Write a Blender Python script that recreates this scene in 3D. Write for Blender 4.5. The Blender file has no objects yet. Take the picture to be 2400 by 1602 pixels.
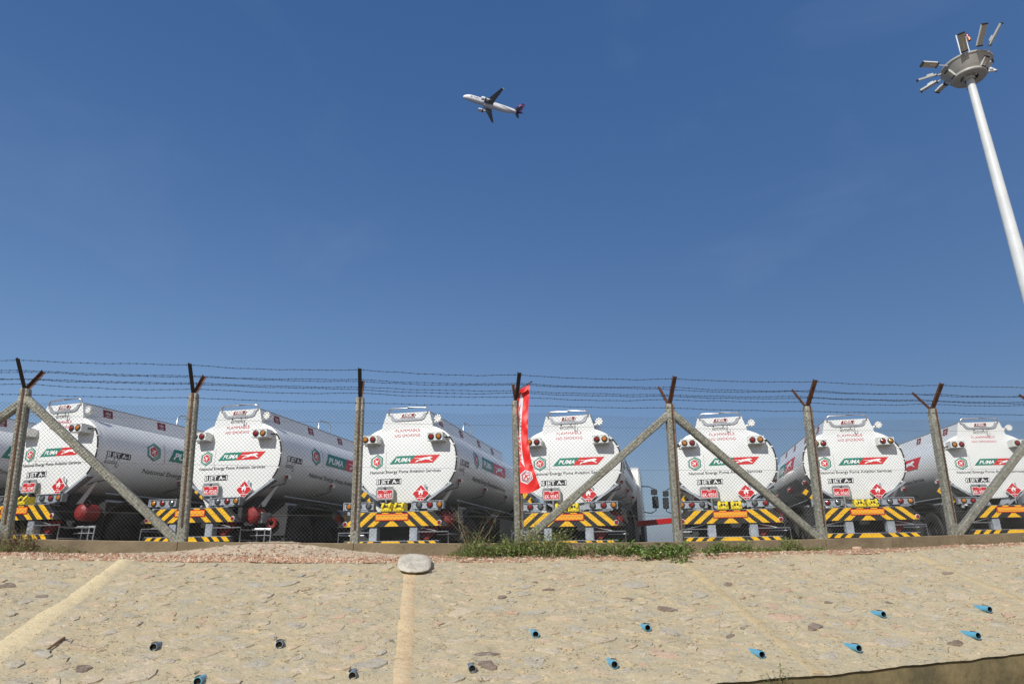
import bpy, bmesh, math, random
from mathutils import Vector, Matrix, noise
from mathutils.geometry import tessellate_polygon
R = math.radians
SC = bpy.context.scene
COL = SC.collection
PI = math.pi

# ------------------------------------------------------------------ camera
cam_d = bpy.data.cameras.new("camera"); cam = bpy.data.objects.new("camera", cam_d); COL.objects.link(cam)
SC.camera = cam
cam_d.sensor_width = 36; cam_d.lens = 23.045; cam_d.clip_start = .05; cam_d.clip_end = 6000
PITCH = R(18.317); ROLL = R(-0.4435)
fwd = Vector((0, math.cos(PITCH), math.sin(PITCH))); up0 = Vector((0, -math.sin(PITCH), math.cos(PITCH))); rt0 = Vector((1, 0, 0))
rt = rt0 * math.cos(ROLL) + up0 * math.sin(ROLL); up = up0 * math.cos(ROLL) - rt0 * math.sin(ROLL)
cam.matrix_world = Matrix(((rt.x, up.x, -fwd.x, 0), (rt.y, up.y, -fwd.y, 0), (rt.z, up.z, -fwd.z, 0), (0, 0, 0, 1)))

# ------------------------------------------------------------------ light
SUN_AZ = R(213)      # bearing of the sun, from +Y towards +X
SUN_EL = R(38)
world = bpy.data.worlds.new("World"); SC.world = world; world.use_nodes = True
nt = world.node_tree; nt.nodes.clear()
sky = nt.nodes.new('ShaderNodeTexSky'); sky.sky_type = 'NISHITA'; sky.sun_disc = False
sky.sun_elevation = SUN_EL; sky.sun_rotation = -SUN_AZ
sky.altitude = 0; sky.air_density = 1.0; sky.dust_density = 1.5; sky.ozone_density = 3.5
bg = nt.nodes.new('ShaderNodeBackground'); bg.inputs['Strength'].default_value = 0.1
wo = nt.nodes.new('ShaderNodeOutputWorld')
# colour response of the clear sky, one gentle curve per channel
sep = nt.nodes.new('ShaderNodeSeparateColor'); com = nt.nodes.new('ShaderNodeCombineColor'); nt.links.new(sky.outputs[0], sep.inputs[0])
tcw = nt.nodes.new('ShaderNodeTexCoord'); mpw = nt.nodes.new('ShaderNodeMapping'); mpw.inputs['Scale'].default_value = (2.2, 1.2, 5); mpw.inputs['Rotation'].default_value = (.3, .5, .2)
nw = nt.nodes.new('ShaderNodeTexNoise'); nw.inputs['Scale'].default_value = 1.3; nw.inputs['Detail'].default_value = 6; nw.inputs['Roughness'].default_value = .55; nw.inputs['Distortion'].default_value = .6
rw = nt.nodes.new('ShaderNodeMapRange'); rw.inputs['From Min'].default_value = .52; rw.inputs['From Max'].default_value = .80; rw.inputs['To Min'].default_value = 0; rw.inputs['To Max'].default_value = .28
nt.links.new(tcw.outputs['Generated'], mpw.inputs['Vector']); nt.links.new(mpw.outputs[0], nw.inputs['Vector']); nt.links.new(nw.outputs['Fac'], rw.inputs['Value'])
for i_, (k_, o_) in enumerate(((1.0, -.009), (.90, .034), (.78, .156))):
    m0 = nt.nodes.new('ShaderNodeMath'); m0.operation = 'MULTIPLY_ADD'; m0.inputs[1].default_value = .085 * k_ * 10; m0.inputs[2].default_value = o_ * 10
    m1 = nt.nodes.new('ShaderNodeMath'); m1.operation = 'ADD'          # faint thin cirrus
    nt.links.new(sep.outputs[i_], m0.inputs[0]); nt.links.new(m0.outputs[0], m1.inputs[0]); nt.links.new(rw.outputs[0], m1.inputs[1]); nt.links.new(m1.outputs[0], com.inputs[i_])
nt.links.new(com.outputs[0], bg.inputs['Color']); nt.links.new(bg.outputs[0], wo.inputs[0])
sun_d = bpy.data.lights.new("sun", 'SUN'); sun = bpy.data.objects.new("sun", sun_d); COL.objects.link(sun)
sun_d.energy = 4.7; sun_d.angle = R(.53); sun_d.color = (1, .97, .92)
sv = Vector((math.sin(SUN_AZ) * math.cos(SUN_EL), math.cos(SUN_AZ) * math.cos(SUN_EL), math.sin(SUN_EL)))
sun.rotation_euler = sv.to_track_quat('Z', 'Y').to_euler()
vs = SC.view_settings; vs.view_transform = 'Standard'; vs.look = 'None'; vs.exposure = 0; vs.gamma = 1; vs.use_curve_mapping = False

# ------------------------------------------------------------------ materials
def mat(name, col, rough=.6, metal=0, var=0, scale=8, bump=0, bscale=40, col2=None, coat=0, emit=0, detail=4, spec=None):
    m = bpy.data.materials.new(name); m.use_nodes = True; t = m.node_tree; b = t.nodes['Principled BSDF']
    b.inputs['Base Color'].default_value = (*col, 1); b.inputs['Roughness'].default_value = rough; b.inputs['Metallic'].default_value = metal
    if coat: b.inputs['Coat Weight'].default_value = coat; b.inputs['Coat Roughness'].default_value = .08
    if spec is not None: b.inputs['Specular IOR Level'].default_value = spec
    if emit: b.inputs['Emission Color'].default_value = (*col, 1); b.inputs['Emission Strength'].default_value = emit
    tc = t.nodes.new('ShaderNodeTexCoord')
    if var or col2:
        n = t.nodes.new('ShaderNodeTexNoise'); n.inputs['Scale'].default_value = scale; n.inputs['Detail'].default_value = detail
        n.inputs['Roughness'].default_value = .62
        t.links.new(tc.outputs['Object'], n.inputs['Vector'])
        r = t.nodes.new('ShaderNodeValToRGB'); t.links.new(n.outputs['Fac'], r.inputs[0])
        c2 = col2 if col2 else tuple(c * (1 - var) for c in col)
        r.color_ramp.elements[0].position = .35; r.color_ramp.elements[1].position = .65
        r.color_ramp.elements[0].color = (*c2, 1); r.color_ramp.elements[1].color = (*col, 1)
        t.links.new(r.outputs[0], b.inputs['Base Color'])
    if bump:
        n2 = t.nodes.new('ShaderNodeTexNoise'); n2.inputs['Scale'].default_value = bscale; n2.inputs['Detail'].default_value = 5
        t.links.new(tc.outputs['Object'], n2.inputs['Vector'])
        bp = t.nodes.new('ShaderNodeBump'); bp.inputs['Strength'].default_value = bump; bp.inputs['Distance'].default_value = .02
        t.links.new(n2.outputs['Fac'], bp.inputs['Height']); t.links.new(bp.outputs[0], b.inputs['Normal'])
    return m

M = {}
M['white'] = mat('white_paint', (.72, .72, .67), .28, 0, .05, 1.3, .01, 60, coat=.25)
M['tank'] = mat('tank_paint', (.735, .745, .715), .34, 0, .06, .9, .012, 5, coat=.3)
M['grey'] = mat('grey_metal', (.36, .38, .40), .45, .3, .25, 6, .05, 60)
M['alu'] = mat('aluminium', (.62, .63, .64), .33, .85, .2, 8)
M['galv'] = mat('galvanised', (.38, .41, .44), .5, .35, .25, 9, .03, 80)
M['plate_grey'] = mat('plate_grey', (.24, .25, .25), .6, .1, .15, 9)
M['black'] = mat('black_paint', (.012, .012, .013), .45, 0, .3, 12)
M['rubber'] = mat('rubber', (.016, .016, .016), .75, 0, .3, 20, .1, 90)
M['dark'] = mat('chassis_dark', (.02, .02, .022), .6, 0, .4, 9)
M['yellow'] = mat('stripe_yellow', (.80, .445, .006), .42, 0, .10, 14)
M['orange'] = mat('marker_orange', (.85, .36, .015), .4, 0, .10, 20)
M['chock'] = mat('chock_yellow', (.80, .62, .03), .35, 0, .18, 14)
M['red'] = mat('sign_red', (.55, .010, .014), .4, 0, .08, 14)
M['brandred'] = mat('brand_red', (.62, .02, .018), .4, 0, .06, 14)
M['darkred'] = mat('dark_red', (.22, .008, .012), .45, 0, .15, 12)
M['reelred'] = mat('reel_red', (.24, .009, .008), .5, 0, .3, 5)
M['textred'] = mat('lettering_red', (.50, .03, .06), .5)
M['green'] = mat('brand_green', (.008, .20, .135), .4, 0, .08, 12)
M['ink'] = mat('lettering_black', (.018, .018, .02), .5)
M['signwhite'] = mat('sign_white', (.82, .82, .80), .45)
M['lensred'] = mat('lens_red', (.24, .005, .005), .15, coat=.5)
M['lensamber'] = mat('lens_amber', (.46, .16, .010), .15, coat=.5)
M['lensclear'] = mat('lens_clear', (.10, .11, .11), .15, coat=.6)
M['glass'] = mat('window_glass', (.02, .03, .035), .06, coat=.5)
M['flag'] = mat('flag_red', (.62, .010, .006), .5, 0, .08, 5)
M['flagwhite'] = mat('flag_print', (.60, .57, .60), .5)
M['mast'] = mat('mast_white', (.60, .62, .61), .5, .0, .12, 1.5)
M['lampunder'] = mat('lamp_glass', (.50, .46, .36), .3, 0, .2, 14)
M['lampdark'] = mat('lamp_trim', (.03, .03, .035), .5)
M['dish'] = mat('dish_paint', (.42, .41, .37), .5, 0, .15, 2)
M['concrete'] = mat('post_concrete', (.40, .39, .32), .9, 0, 0, 30, .9, 45, col2=(.15, .15, .115), detail=10)
M['rust'] = mat('rusty_steel', (.16, .065, .032), .8, .2, 0, 12, .2, 80, col2=(.05, .026, .017))
M['armdark'] = mat('dark_steel', (.022, .018, .017), .6, .3, .4, 20)
M['wire'] = mat('galvanised_wire', (.17, .175, .16), .6, .0, .3, 3)
M['barb'] = mat('barbed_steel', (.05, .045, .045), .6, .4, .3, 5)
M['kerb'] = mat('kerb_concrete', (.205, .158, .095), .92, 0, 0, 2.6, .5, 28, col2=(.13, .098, .058), detail=8)
M['pvc'] = mat('blue_pvc', (.115, .37, .52), .4, 0, .15, 8)
M['pvcgrey'] = mat('grey_pvc', (.17, .225, .265), .5, 0, .25, 9)
M['hole'] = mat('pipe_inside', (.01, .012, .014), .8)
M['slab'] = mat('pale_stone', (.53, .49, .405), .9, 0, 0, 11, 1.0, 24, col2=(.36, .33, .265), detail=8)
M['stick'] = mat('dead_wood', (.20, .11, .05), .85, 0, .5, 14)
M['leaf'] = mat('leaf_green', (.15, .235, .045), .55, 0, 0, 9, col2=(.06, .12, .022))
M['leafpale'] = mat('leaf_pale', (.36, .40, .13), .6, 0, 0, 14, col2=(.13, .19, .05))
M['leafdry'] = mat('leaf_dry', (.26, .17, .075), .8, 0, 0, 11, col2=(.12, .075, .03))
M['straw'] = mat('straw', (.38, .32, .17), .8, 0, 0, 11, col2=(.20, .18, .07))
M['yard'] = mat('yard_asphalt', (.10, .095, .09), .95, 0, .2, 1.5, .3, 10)
M['earth'] = mat('earth', (.34, .26, .18), .95, 0, 0, 2.5, .6, 20, col2=(.22, .16, .105), detail=8)
M['gravelsoil'] = mat('gravel_soil', (.42, .29, .185), .95, 0, 0, 14, 1.0, 45, col2=(.22, .145, .09), detail=9)
M['gravelA'] = mat('gravel_pink', (.50, .31, .195), .9, 0, .4, 8)
M['gravelB'] = mat('gravel_pale', (.58, .49, .36), .9, 0, .3, 8)
M['gravelC'] = mat('gravel_rust', (.34, .165, .09), .9, 0, .3, 8)
M['heap'] = mat('spilt_mortar', (.46, .38, .275), .95, 0, 0, 5, .8, 22, col2=(.36, .29, .21), detail=8)
M['planewhite'] = mat('aircraft_white', (.74, .75, .75), .35, 0, .04, .2)
M['planegrey'] = mat('aircraft_grey', (.20, .21, .20), .5, 0, .2, .2)
M['purple'] = mat('aircraft_purple', (.035, .008, .11), .4, 0, .2, .3)
M['pink'] = mat('aircraft_pink', (.40, .12, .22), .4)

def pitted(name, stops, greys, pale, pits, warm=None):
    """rough mortar or stone: layered mottling, pits and hair cracks across the slope with their shade painted in"""
    m = bpy.data.materials.new(name); m.use_nodes = True; t = m.node_tree; b = t.nodes['Principled BSDF']
    L = t.links.new; b.inputs['Roughness'].default_value = .95; b.inputs['Specular IOR Level'].default_value = .15
    tc = t.nodes.new('ShaderNodeTexCoord'); mp = t.nodes.new('ShaderNodeMapping'); mp.inputs['Scale'].default_value = (.72, 1.1, 1.1); mp.inputs['Rotation'].default_value = (0, 0, R(-4))
    L(tc.outputs['Object'], mp.inputs['Vector'])
    def noi(s, d=6, r=.6, off=0, vec=None, dist=0):
        n = t.nodes.new('ShaderNodeTexNoise'); n.inputs['Scale'].default_value = s; n.inputs['Detail'].default_value = d; n.inputs['Roughness'].default_value = r; n.inputs['Distortion'].default_value = dist
        if off:
            a_ = t.nodes.new('ShaderNodeVectorMath'); a_.operation = 'ADD'; a_.inputs[1].default_value = (off, off * 1.7, off * .3); L(mp.outputs[0], a_.inputs[0]); L(a_.outputs[0], n.inputs['Vector'])
        else: L(mp.outputs[0], n.inputs['Vector'])
        return n.outputs['Fac']
    def ramp(src, st):
        r = t.nodes.new('ShaderNodeValToRGB'); L(src, r.inputs[0])
        while len(r.color_ramp.elements) < len(st): r.color_ramp.elements.new(.5)
        for e, (p, c) in zip(r.color_ramp.elements, st): e.position = p; e.color = (c, c, c, 1) if isinstance(c, (int, float)) else (*c, 1)
        return r.outputs[0]
    def mix(f, a, c, mode='MIX'):
        x = t.nodes.new('ShaderNodeMix'); x.data_type = 'RGBA'; x.blend_type = mode
        if isinstance(f, float): x.inputs[0].default_value = f
        else: L(f, x.inputs[0])
        L(a, x.inputs[6])
        if isinstance(c, tuple): x.inputs[7].default_value = (*c, 1)
        else: L(c, x.inputs[7])
        return x.outputs[2]
    def mul(a, b_):
        x = t.nodes.new('ShaderNodeMath'); x.operation = 'MULTIPLY'; L(a, x.inputs[0])
        if isinstance(b_, float): x.inputs[1].default_value = b_
        else: L(b_, x.inputs[1])
        return x.outputs[0]
    c = ramp(noi(3.2, 9, .68), stops)
    c = mix(ramp(noi(8, 7, .65, 5), [(.50, 0), (.60, .8)]), c, greys)
    if warm: c = mix(ramp(noi(6, 6, .6, 11), [(.53, 0), (.64, .75)]), c, warm)
    c = mix(ramp(noi(24, 6, .6, 3), [(.54, 0), (.66, .75)]), c, pale)
    c = mix(1.0, c, ramp(noi(110, 4, .7, 2), [(.3, .72), (.7, 1.10)]), 'MULTIPLY')
    c = mix(1.0, c, (.975, .92, .855), 'MULTIPLY')
    # pits
    pit = mul(ramp(noi(62, 3, .5, 7), [(.33, 1), (.39, 0)]), ramp(noi(7, 4, .6, 13), [(.46, 0), (.58, 1)]))
    # hair cracks: ridge of a noise field inside patches
    rg = t.nodes.new('ShaderNodeMath'); rg.operation = 'SUBTRACT'; L(noi(11, 5, .55, 21, dist=.5), rg.inputs[0]); rg.inputs[1].default_value = .5
    ab = t.nodes.new('ShaderNodeMath'); ab.operation = 'ABSOLUTE'; L(rg.outputs[0], ab.inputs[0])
    crk = mul(ramp(ab.outputs[0], [(.0, 1), (.011, 0)]), ramp(noi(9, 3, .5, 31), [(.56, 0), (.62, 1)]))
    mx = t.nodes.new('ShaderNodeMath'); mx.operation = 'MAXIMUM'; L(pit, mx.inputs[0]); L(crk, mx.inputs[1])
    c = mix(mul(mx.outputs[0], pits), c, (.085, .062, .035))  # shade inside pits and cracks, painted as dark brown
    L(c, b.inputs['Base Color'])
    h1 = noi(15, 8, .7); h2 = noi(75, 4, .6, 2)
    ad = t.nodes.new('ShaderNodeMath'); ad.operation = 'MULTIPLY_ADD'; L(h2, ad.inputs[0]); ad.inputs[1].default_value = .28; L(h1, ad.inputs[2])
    sb = t.nodes.new('ShaderNodeMath'); sb.operation = 'MULTIPLY_ADD'; L(mx.outputs[0], sb.inputs[0]); sb.inputs[1].default_value = -.45; L(ad.outputs[0], sb.inputs[2])
    bp = t.nodes.new('ShaderNodeBump'); bp.inputs['Strength'].default_value = .6; bp.inputs['Distance'].default_value = .03
    L(sb.outputs[0], bp.inputs['Height']); L(bp.outputs[0], b.inputs['Normal'])
    return m
STM = [pitted('tan_stone', [(.3, (0.451, 0.368, 0.254)), (.5, (0.529, 0.438, 0.311)), (.72, (0.588, 0.497, 0.357))], (0.490, 0.433, 0.323), (0.647, 0.557, 0.424), .9),
       pitted('pale_tan_stone', [(.3, (0.470, 0.408, 0.301)), (.5, (0.529, 0.463, 0.346)), (.72, (0.588, 0.517, 0.394))], (0.451, 0.428, 0.348), (0.647, 0.577, 0.458), .9),
       pitted('grey_stone', [(.3, (0.412, 0.388, 0.315)), (.5, (0.451, 0.418, 0.338)), (.72, (0.490, 0.448, 0.365))], (0.431, 0.428, 0.382), (0.568, 0.537, 0.465), .9),
       pitted('pink_stone', [(.3, (0.470, 0.348, 0.248)), (.5, (0.539, 0.398, 0.295)), (.72, (0.588, 0.458, 0.338))], (0.490, 0.418, 0.325), (0.608, 0.497, 0.391), .9),
       pitted('brown_stone', [(.3, (0.167, 0.129, 0.103)), (.5, (0.235, 0.189, 0.153)), (.72, (0.314, 0.259, 0.212))], (0.274, 0.249, 0.216), (0.412, 0.358, 0.299), .9)]
M['slope'] = pitted('slope_mortar', [(.3, (.435, .39, .27)), (.5, (.485, .43, .295)), (.72, (.53, .465, .31))], (.43, .41, .32), (.58, .54, .42), 1.0, (.53, .44, .28))
M['band'] = pitted('band_render', [(.3, (.56, .44, .275)), (.5, (.61, .485, .31)), (.72, (.64, .53, .35))], (.57, .49, .34), (.62, .53, .37), .5, (.58, .43, .27))
M['bandfaint'] = pitted('band_faint', [(.3, (.46, .395, .25)), (.5, (.52, .44, .275)), (.72, (.55, .47, .29))], (.47, .42, .29), (.58, .51, .36), .9, (.54, .43, .26))
M['bandpale'] = pitted('band_pale', [(.3, (.62, .54, .34)), (.5, (.67, .58, .375)), (.72, (.70, .62, .41))], (.62, .55, .38), (.66, .60, .44), .5, (.62, .52, .33))

def wall_material():
    m = mat('retaining_concrete', (.165, .125, .055), .93, 0, 0, 2.6, .8, 18, col2=(.07, .058, .026), detail=9)
    return m
M['wall'] = wall_material()

# ------------------------------------------------------------------ mesh tools
class MB:
    def __init__(s): s.v = []; s.f = []; s.m = []
    def add(s, vs, fs, m=0):
        o = len(s.v); s.v += [tuple(p) for p in vs]; s.f += [tuple(i + o for i in f) for f in fs]; s.m += [m] * len(fs); return s
    def box(s, a, b, m=0):
        x0, y0, z0 = a; x1, y1, z1 = b
        v = [(x0, y0, z0), (x1, y0, z0), (x1, y1, z0), (x0, y1, z0), (x0, y0, z1), (x1, y0, z1), (x1, y1, z1), (x0, y1, z1)]
        return s.add(v, [(0, 3, 2, 1), (4, 5, 6, 7), (0, 1, 5, 4), (1, 2, 6, 5), (2, 3, 7, 6), (3, 0, 4, 7)], m)
    def cbox(s, a, b, c=.01, m=0):
        """box with chamfered edges all round (convex hull of 24 corners)"""
        bm = bmesh.new(); x0, y0, z0 = a; x1, y1, z1 = b
        for X, sx in ((x0, 1), (x1, -1)):
            for Y, sy in ((y0, 1), (y1, -1)):
                for Z, sz in ((z0, 1), (z1, -1)):
                    bm.verts.new((X + sx * c, Y + sy * c, Z)); bm.verts.new((X + sx * c, Y, Z + sz * c)); bm.verts.new((X, Y + sy * c, Z + sz * c))
        bmesh.ops.convex_hull(bm, input=bm.verts); bmesh.ops.dissolve_limit(bm, angle_limit=.02, verts=bm.verts, edges=bm.edges)
        bm.verts.ensure_lookup_table(); bm.verts.index_update()
        s.add([v.co[:] for v in bm.verts], [[v.index for v in f.verts] for f in bm.faces], m); bm.free(); return s
    def tube(s, pts, r, n=6, m=0, cap=True, r2=None):
        pts = [Vector(p) for p in pts]; k = len(pts); rings = []
        ref = Vector((0, 0, 1))
        d0 = (pts[1] - pts[0]).normalized()
        if abs(d0.dot(ref)) > .9: ref = Vector((1, 0, 0))
        for i, p in enumerate(pts):
            d = (pts[min(i + 1, k - 1)] - pts[max(i - 1, 0)]).normalized()
            a = d.cross(ref)
            if a.length < 1e-4: a = d.cross(Vector((0, 1, 0)))
            a.normalize(); b = a.cross(d).normalized()
            rr = r if r2 is None else r + (r2 - r) * i / (k - 1)
            rings.append([p + a * (rr * math.cos(2 * PI * j / n)) + b * (rr * math.sin(2 * PI * j / n)) for j in range(n)])
        v = [q for ring in rings for q in ring]; f = []
        for i in range(k - 1):
            for j in range(n):
                f.append((i * n + j, i * n + (j + 1) % n, (i + 1) * n + (j + 1) % n, (i + 1) * n + j))
        if cap: f.append(tuple(range(n - 1, -1, -1))); f.append(tuple((k - 1) * n + j for j in range(n)))
        return s.add(v, f, m)
    def lathe(s, prof, o, ax, n=20, m=0, ms=None):
        """prof: (radius, distance along ax)"""
        ax = Vector(ax).normalized(); ref = Vector((0, 0, 1)) if abs(ax.z) < .9 else Vector((1, 0, 0))
        a = ax.cross(ref).normalized(); b = ax.cross(a); o = Vector(o)
        for i in range(len(prof) - 1):
            (r0, h0), (r1, h1) = prof[i], prof[i + 1]; v = []; f = []
            for r_, h_ in ((r0, h0), (r1, h1)):
                v += [o + ax * h_ + a * (r_ * math.cos(2 * PI * j / n)) + b * (r_ * math.sin(2 * PI * j / n)) for j in range(n)]
            for j in range(n):
                if r0 < 1e-6: f.append((j, n + (j + 1) % n, n + j))
                elif r1 < 1e-6: f.append((j, (j + 1) % n, n + j))
                else: f.append((j, (j + 1) % n, n + (j + 1) % n, n + j))
            s.add(v, f, ms[i] if ms else m)
        return s
    def prism(s, poly, d0, d1, f3, m=0):
        """2d polygon extruded; f3(a,b,d)->point"""
        n = len(poly); v = [f3(a, b, d0) for a, b in poly] + [f3(a, b, d1) for a, b in poly]
        f = [tuple(range(n)), tuple(range(2 * n - 1, n - 1, -1))] + [(i, i + n, (i + 1) % n + n, (i + 1) % n) for i in range(n)]
        return s.add(v, f, m)
    def build(s, name, mats, parent=None, smooth=None, loc=None):
        me = bpy.data.meshes.new(name); me.from_pydata(s.v, [], s.f)
        if not isinstance(mats, (list, tuple)): mats = [mats]
        for x in mats: me.materials.append(M[x] if isinstance(x, str) else x)
        if len(mats) > 1: me.polygons.foreach_set('material_index', s.m)
        if smooth is not None:
            me.polygons.foreach_set('use_smooth', [True] * len(me.polygons)); me.set_sharp_from_angle(angle=R(smooth))
        me.validate(); me.update()
        return link(name, me, parent, loc)

def link(name, me, parent=None, loc=None):
    o = bpy.data.objects.new(name, me); COL.objects.link(o)
    if parent: o.parent = parent
    if loc is not None: o.location = loc
    return o
def tag(o, label=None, cat=None, group=None, kind=None):
    if label: o['label'] = label
    if cat: o['category'] = cat
    if group: o['group'] = group
    if kind: o['kind'] = kind
    return o
def empty(name, loc, rz=0):
    o = bpy.data.objects.new(name, None); COL.objects.link(o); o.location = loc; o.rotation_euler = (0, 0, rz); o.empty_display_size = .3; return o

_tc = {}
def text2d(s, size=1, bold=0, shear=0, align='LEFT', spacing=1.0, width=None):
    key = (s, bold, shear, spacing)
    if key not in _tc:
        c = bpy.data.curves.new('t', 'FONT'); c.body = s; c.size = 1; c.offset = bold; c.shear = shear; c.resolution_u = 2; c.space_character = spacing
        o = bpy.data.objects.new('t', c); COL.objects.link(o)
        dg = bpy.context.evaluated_depsgraph_get(); me = o.evaluated_get(dg).to_mesh()
        _tc[key] = ([(v.co.x, v.co.y) for v in me.vertices], [tuple(p.vertices) for p in me.polygons])
        bpy.data.objects.remove(o); bpy.data.curves.remove(c)
    v, f = _tc[key]
    if not v: return [], []
    x0 = min(p[0] for p in v); x1 = max(p[0] for p in v); sx = size
    if width: sx = width / (x1 - x0)
    off = {'LEFT': x0, 'CENTER': (x0 + x1) / 2, 'RIGHT': x1}[align]
    return [((p[0] - off) * sx, p[1] * size) for p in v], f

class Decal(MB):
    """flat print laid over a surface by map3(a, b, height)"""
    def __init__(s, map3): super().__init__(); s.map = map3
    def flat(s, v2, f, m=0, h=.004, at=(0, 0), rot=0):
        c, n = math.cos(rot), math.sin(rot)
        s.add([s.map(at[0] + x * c - y * n, at[1] + x * n + y * c, h) for x, y in v2], f, m); return s
    def poly(s, p, m=0, h=.004, at=(0, 0), sc=1, rot=0, res=None):
        p = [(x * sc, y * sc) for x, y in p]
        tri = tessellate_polygon([[Vector((x, y, 0)) for x, y in p]])
        if res:
            bm = bmesh.new(); vv = [bm.verts.new((x, y, 0)) for x, y in p]
            for t in tri:
                try: bm.faces.new([vv[i] for i in t])
                except ValueError: pass
            for _ in range(4):
                e = [e for e in bm.edges if e.calc_length() > res]
                if not e: break
                bmesh.ops.subdivide_edges(bm, edges=e, cuts=1); bmesh.ops.triangulate(bm, faces=bm.faces)
            bm.verts.index_update(); p = [(v.co.x, v.co.y) for v in bm.verts]; tri = [[v.index for v in f.verts] for f in bm.faces]; bm.free()
        return s.flat(p, [tuple(t) for t in tri], m, h, at, rot)
    def text(s, t, size, at, m=0, h=.006, **k):
        v, f = text2d(t, size, **k); return s.flat(v, f, m, h, at)

CAT = [(0, .75), (.2, .78), (.35, .72), (.5, .84), (.68, .90), (.79, 1.0), (.90, .98), (.99, .82), (.91, .68), (.83, .60), (.90, .40), (1.0, .16), (.93, .12), (.78, .42), (.62, .47), (.5, .40), (.40, .28), (.22, .24), (.12, 0), (.04, 0), (.13, .32), (.30, .48), (.31, .60), (.18, .69), (0, .69)]
JETICON = [(0, 1), (.13, .8), (.13, .35), (.95, -.15), (.95, -.35), (.13, -.12), (.1, -.6), (.38, -.82), (.38, -.95), (0, -.85), (-.38, -.95), (-.38, -.82), (-.1, -.6), (-.13, -.12), (-.95, -.35), (-.95, -.15), (-.13, .35), (-.13, .8)]
def hexpts(r): return [(r * math.sin(R(60 * i)), r * math.cos(R(60 * i))) for i in range(6)]
def emblem(d, cx, cy, r, cg=0, cr=1, cw=2, h=.004, res=None):
    """nested broken hexagon rings round a red hexagon with an aeroplane"""
    def seg(r0, r1, a0, a1, m):
        A = hexpts(r0); B = hexpts(r1)
        for i in range(a0, a1):
            j, k = i % 6, (i + 1) % 6
            for q in range(4):
                f = lambda P, t: (P[j][0] + (P[k][0] - P[j][0]) * t, P[j][1] + (P[k][1] - P[j][1]) * t)
                a, b, c, e = f(A, q / 4), f(A, q / 4 + .25), f(B, q / 4 + .25), f(B, q / 4)
                d.flat([a, b, c, e], [(0, 1, 2, 3)], m, h, (cx, cy))
    seg(r, r * .83, 0, 3, cg); seg(r * .88, r * .74, 3, 6, cg); seg(r * .74, r * .62, 0, 3, cg); seg(r, r * .94, 3, 5, cg)
    d.poly(hexpts(r * .52), cr, h, (cx, cy), res=res)
    d.poly(JETICON, cw, h + .003, (cx, cy), sc=r * .36, rot=R(-60))
def banner(d, x0, y0, L, H, slant, mg=0, mr=1, mw=2, h=.004, res=None):
    """green and red parallelogram with slanted lettering and a leaping cat"""
    k = .455 * L
    d.poly([(x0, y0), (x0 + k - slant * .5, y0), (x0 + k + slant * .5, y0 + H), (x0 + slant, y0 + H)], mg, h, res=res)
    d.poly([(x0 + k - slant * .5, y0), (x0 + L - slant, y0), (x0 + L, y0 + H), (x0 + k + slant * .5, y0 + H)], mr, h, res=res)
    v, f = text2d('PUMA', H * .72, .028, .42, 'LEFT', 1.0, width=L * .315)
    d.flat(v, f, mw, h + .003, (x0 + slant * .75, y0 + H * .22))
    c = [(x0 + L * .50 + p[0] * L * .36, y0 + H * .14 + p[1] * H * .66) for p in CAT]
    d.poly(c, mw, h + .003, res=res)

# ------------------------------------------------------------------ the lie of the land
NX, NY = -.1357, .9907                       # horizontal direction square to the fence, into the yard
def fy(x): return .006712 * x * x + .12923 * x + 9.4654          # line of the fence
def fz(x): return .002073 * x * x - .00029 * x + .2116          # top of the kerb
def ty(x): return 8.9213 + .1436 * x + .00478 * x * x            # upper edge of the paved slope
def tz(x): return -.0335 + .00155 * x + .00258 * x * x
SL = .319
def send(x): return max(2.7, 3.155 - .072 * x) if x > -3 else 3.37
def slp(x, s, h=0):
    return Vector((x - s * NX, ty(x) - s * NY, tz(x) - SL * s)) + Vector((-NX * -.304, -NY * .304, .952)) * h
def sn(x, s): return noise.noise(Vector((x * .9, s * .9, 3))) * .020 + noise.noise(Vector((x * 3.1, s * 3.1, 7))) * .012 + noise.noise(Vector((x * 8, s * 13, 1))) * .008 + noise.noise(Vector((x * 19, s * 30, 1))) * .003

# ------------------------------------------------------------------ ground and slope
def grid(name, fn, us, vs_, m, kind=None, smooth=180):
    b = MB(); nu, nv = len(us), len(vs_)
    b.v = [tuple(fn(u, v)) for v in vs_ for u in us]
    b.f = [(j * nu + i, j * nu + i + 1, (j + 1) * nu + i + 1, (j + 1) * nu + i) for j in range(nv - 1) for i in range(nu - 1)]
    b.m = [0] * len(b.f)
    o = b.build(name, m, smooth=smooth)
    if kind: o['kind'] = kind
    return o
def lin(a, b, n): return [a + (b - a) * i / (n - 1) for i in range(n)]
TRUCKS = [(-13.25, 13.45, .06, .325), (-9.599, 13.767, .004, .301), (-6.024, 14.221, -.042, .233), (-2.283, 14.085, -.162, .237),
          (1.240, 14.531, -.168, .230), (4.853, 15.198, -.097, .254), (8.206, 15.941, -.017, .205), (12.103, 16.867, .071, .108)]
def yard_z(x):
    k = [(t[0] + .0, t[2]) for t in TRUCKS]
    if x <= k[0][0]: return k[0][1]
    for a, b in zip(k, k[1:]):
        if x <= b[0]: return a[1] + (b[1] - a[1]) * (x - a[0]) / (b[0] - a[0])
    return k[-1][1]
def yard_fn(x, v):
    y0 = fy(x) + .1
    y = y0 + v; return (x, y, yard_z(x) if abs(x) < 40 else .07)
grid('yard_ground', yard_fn, [-900, -300, -100, -60, -40] + lin(-30, 30, 61) + [40, 60, 100, 300, 900], [0, 1, 3, 6, 15, 40, 100, 300, 1000, 1900], 'yard', 'structure')
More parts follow.
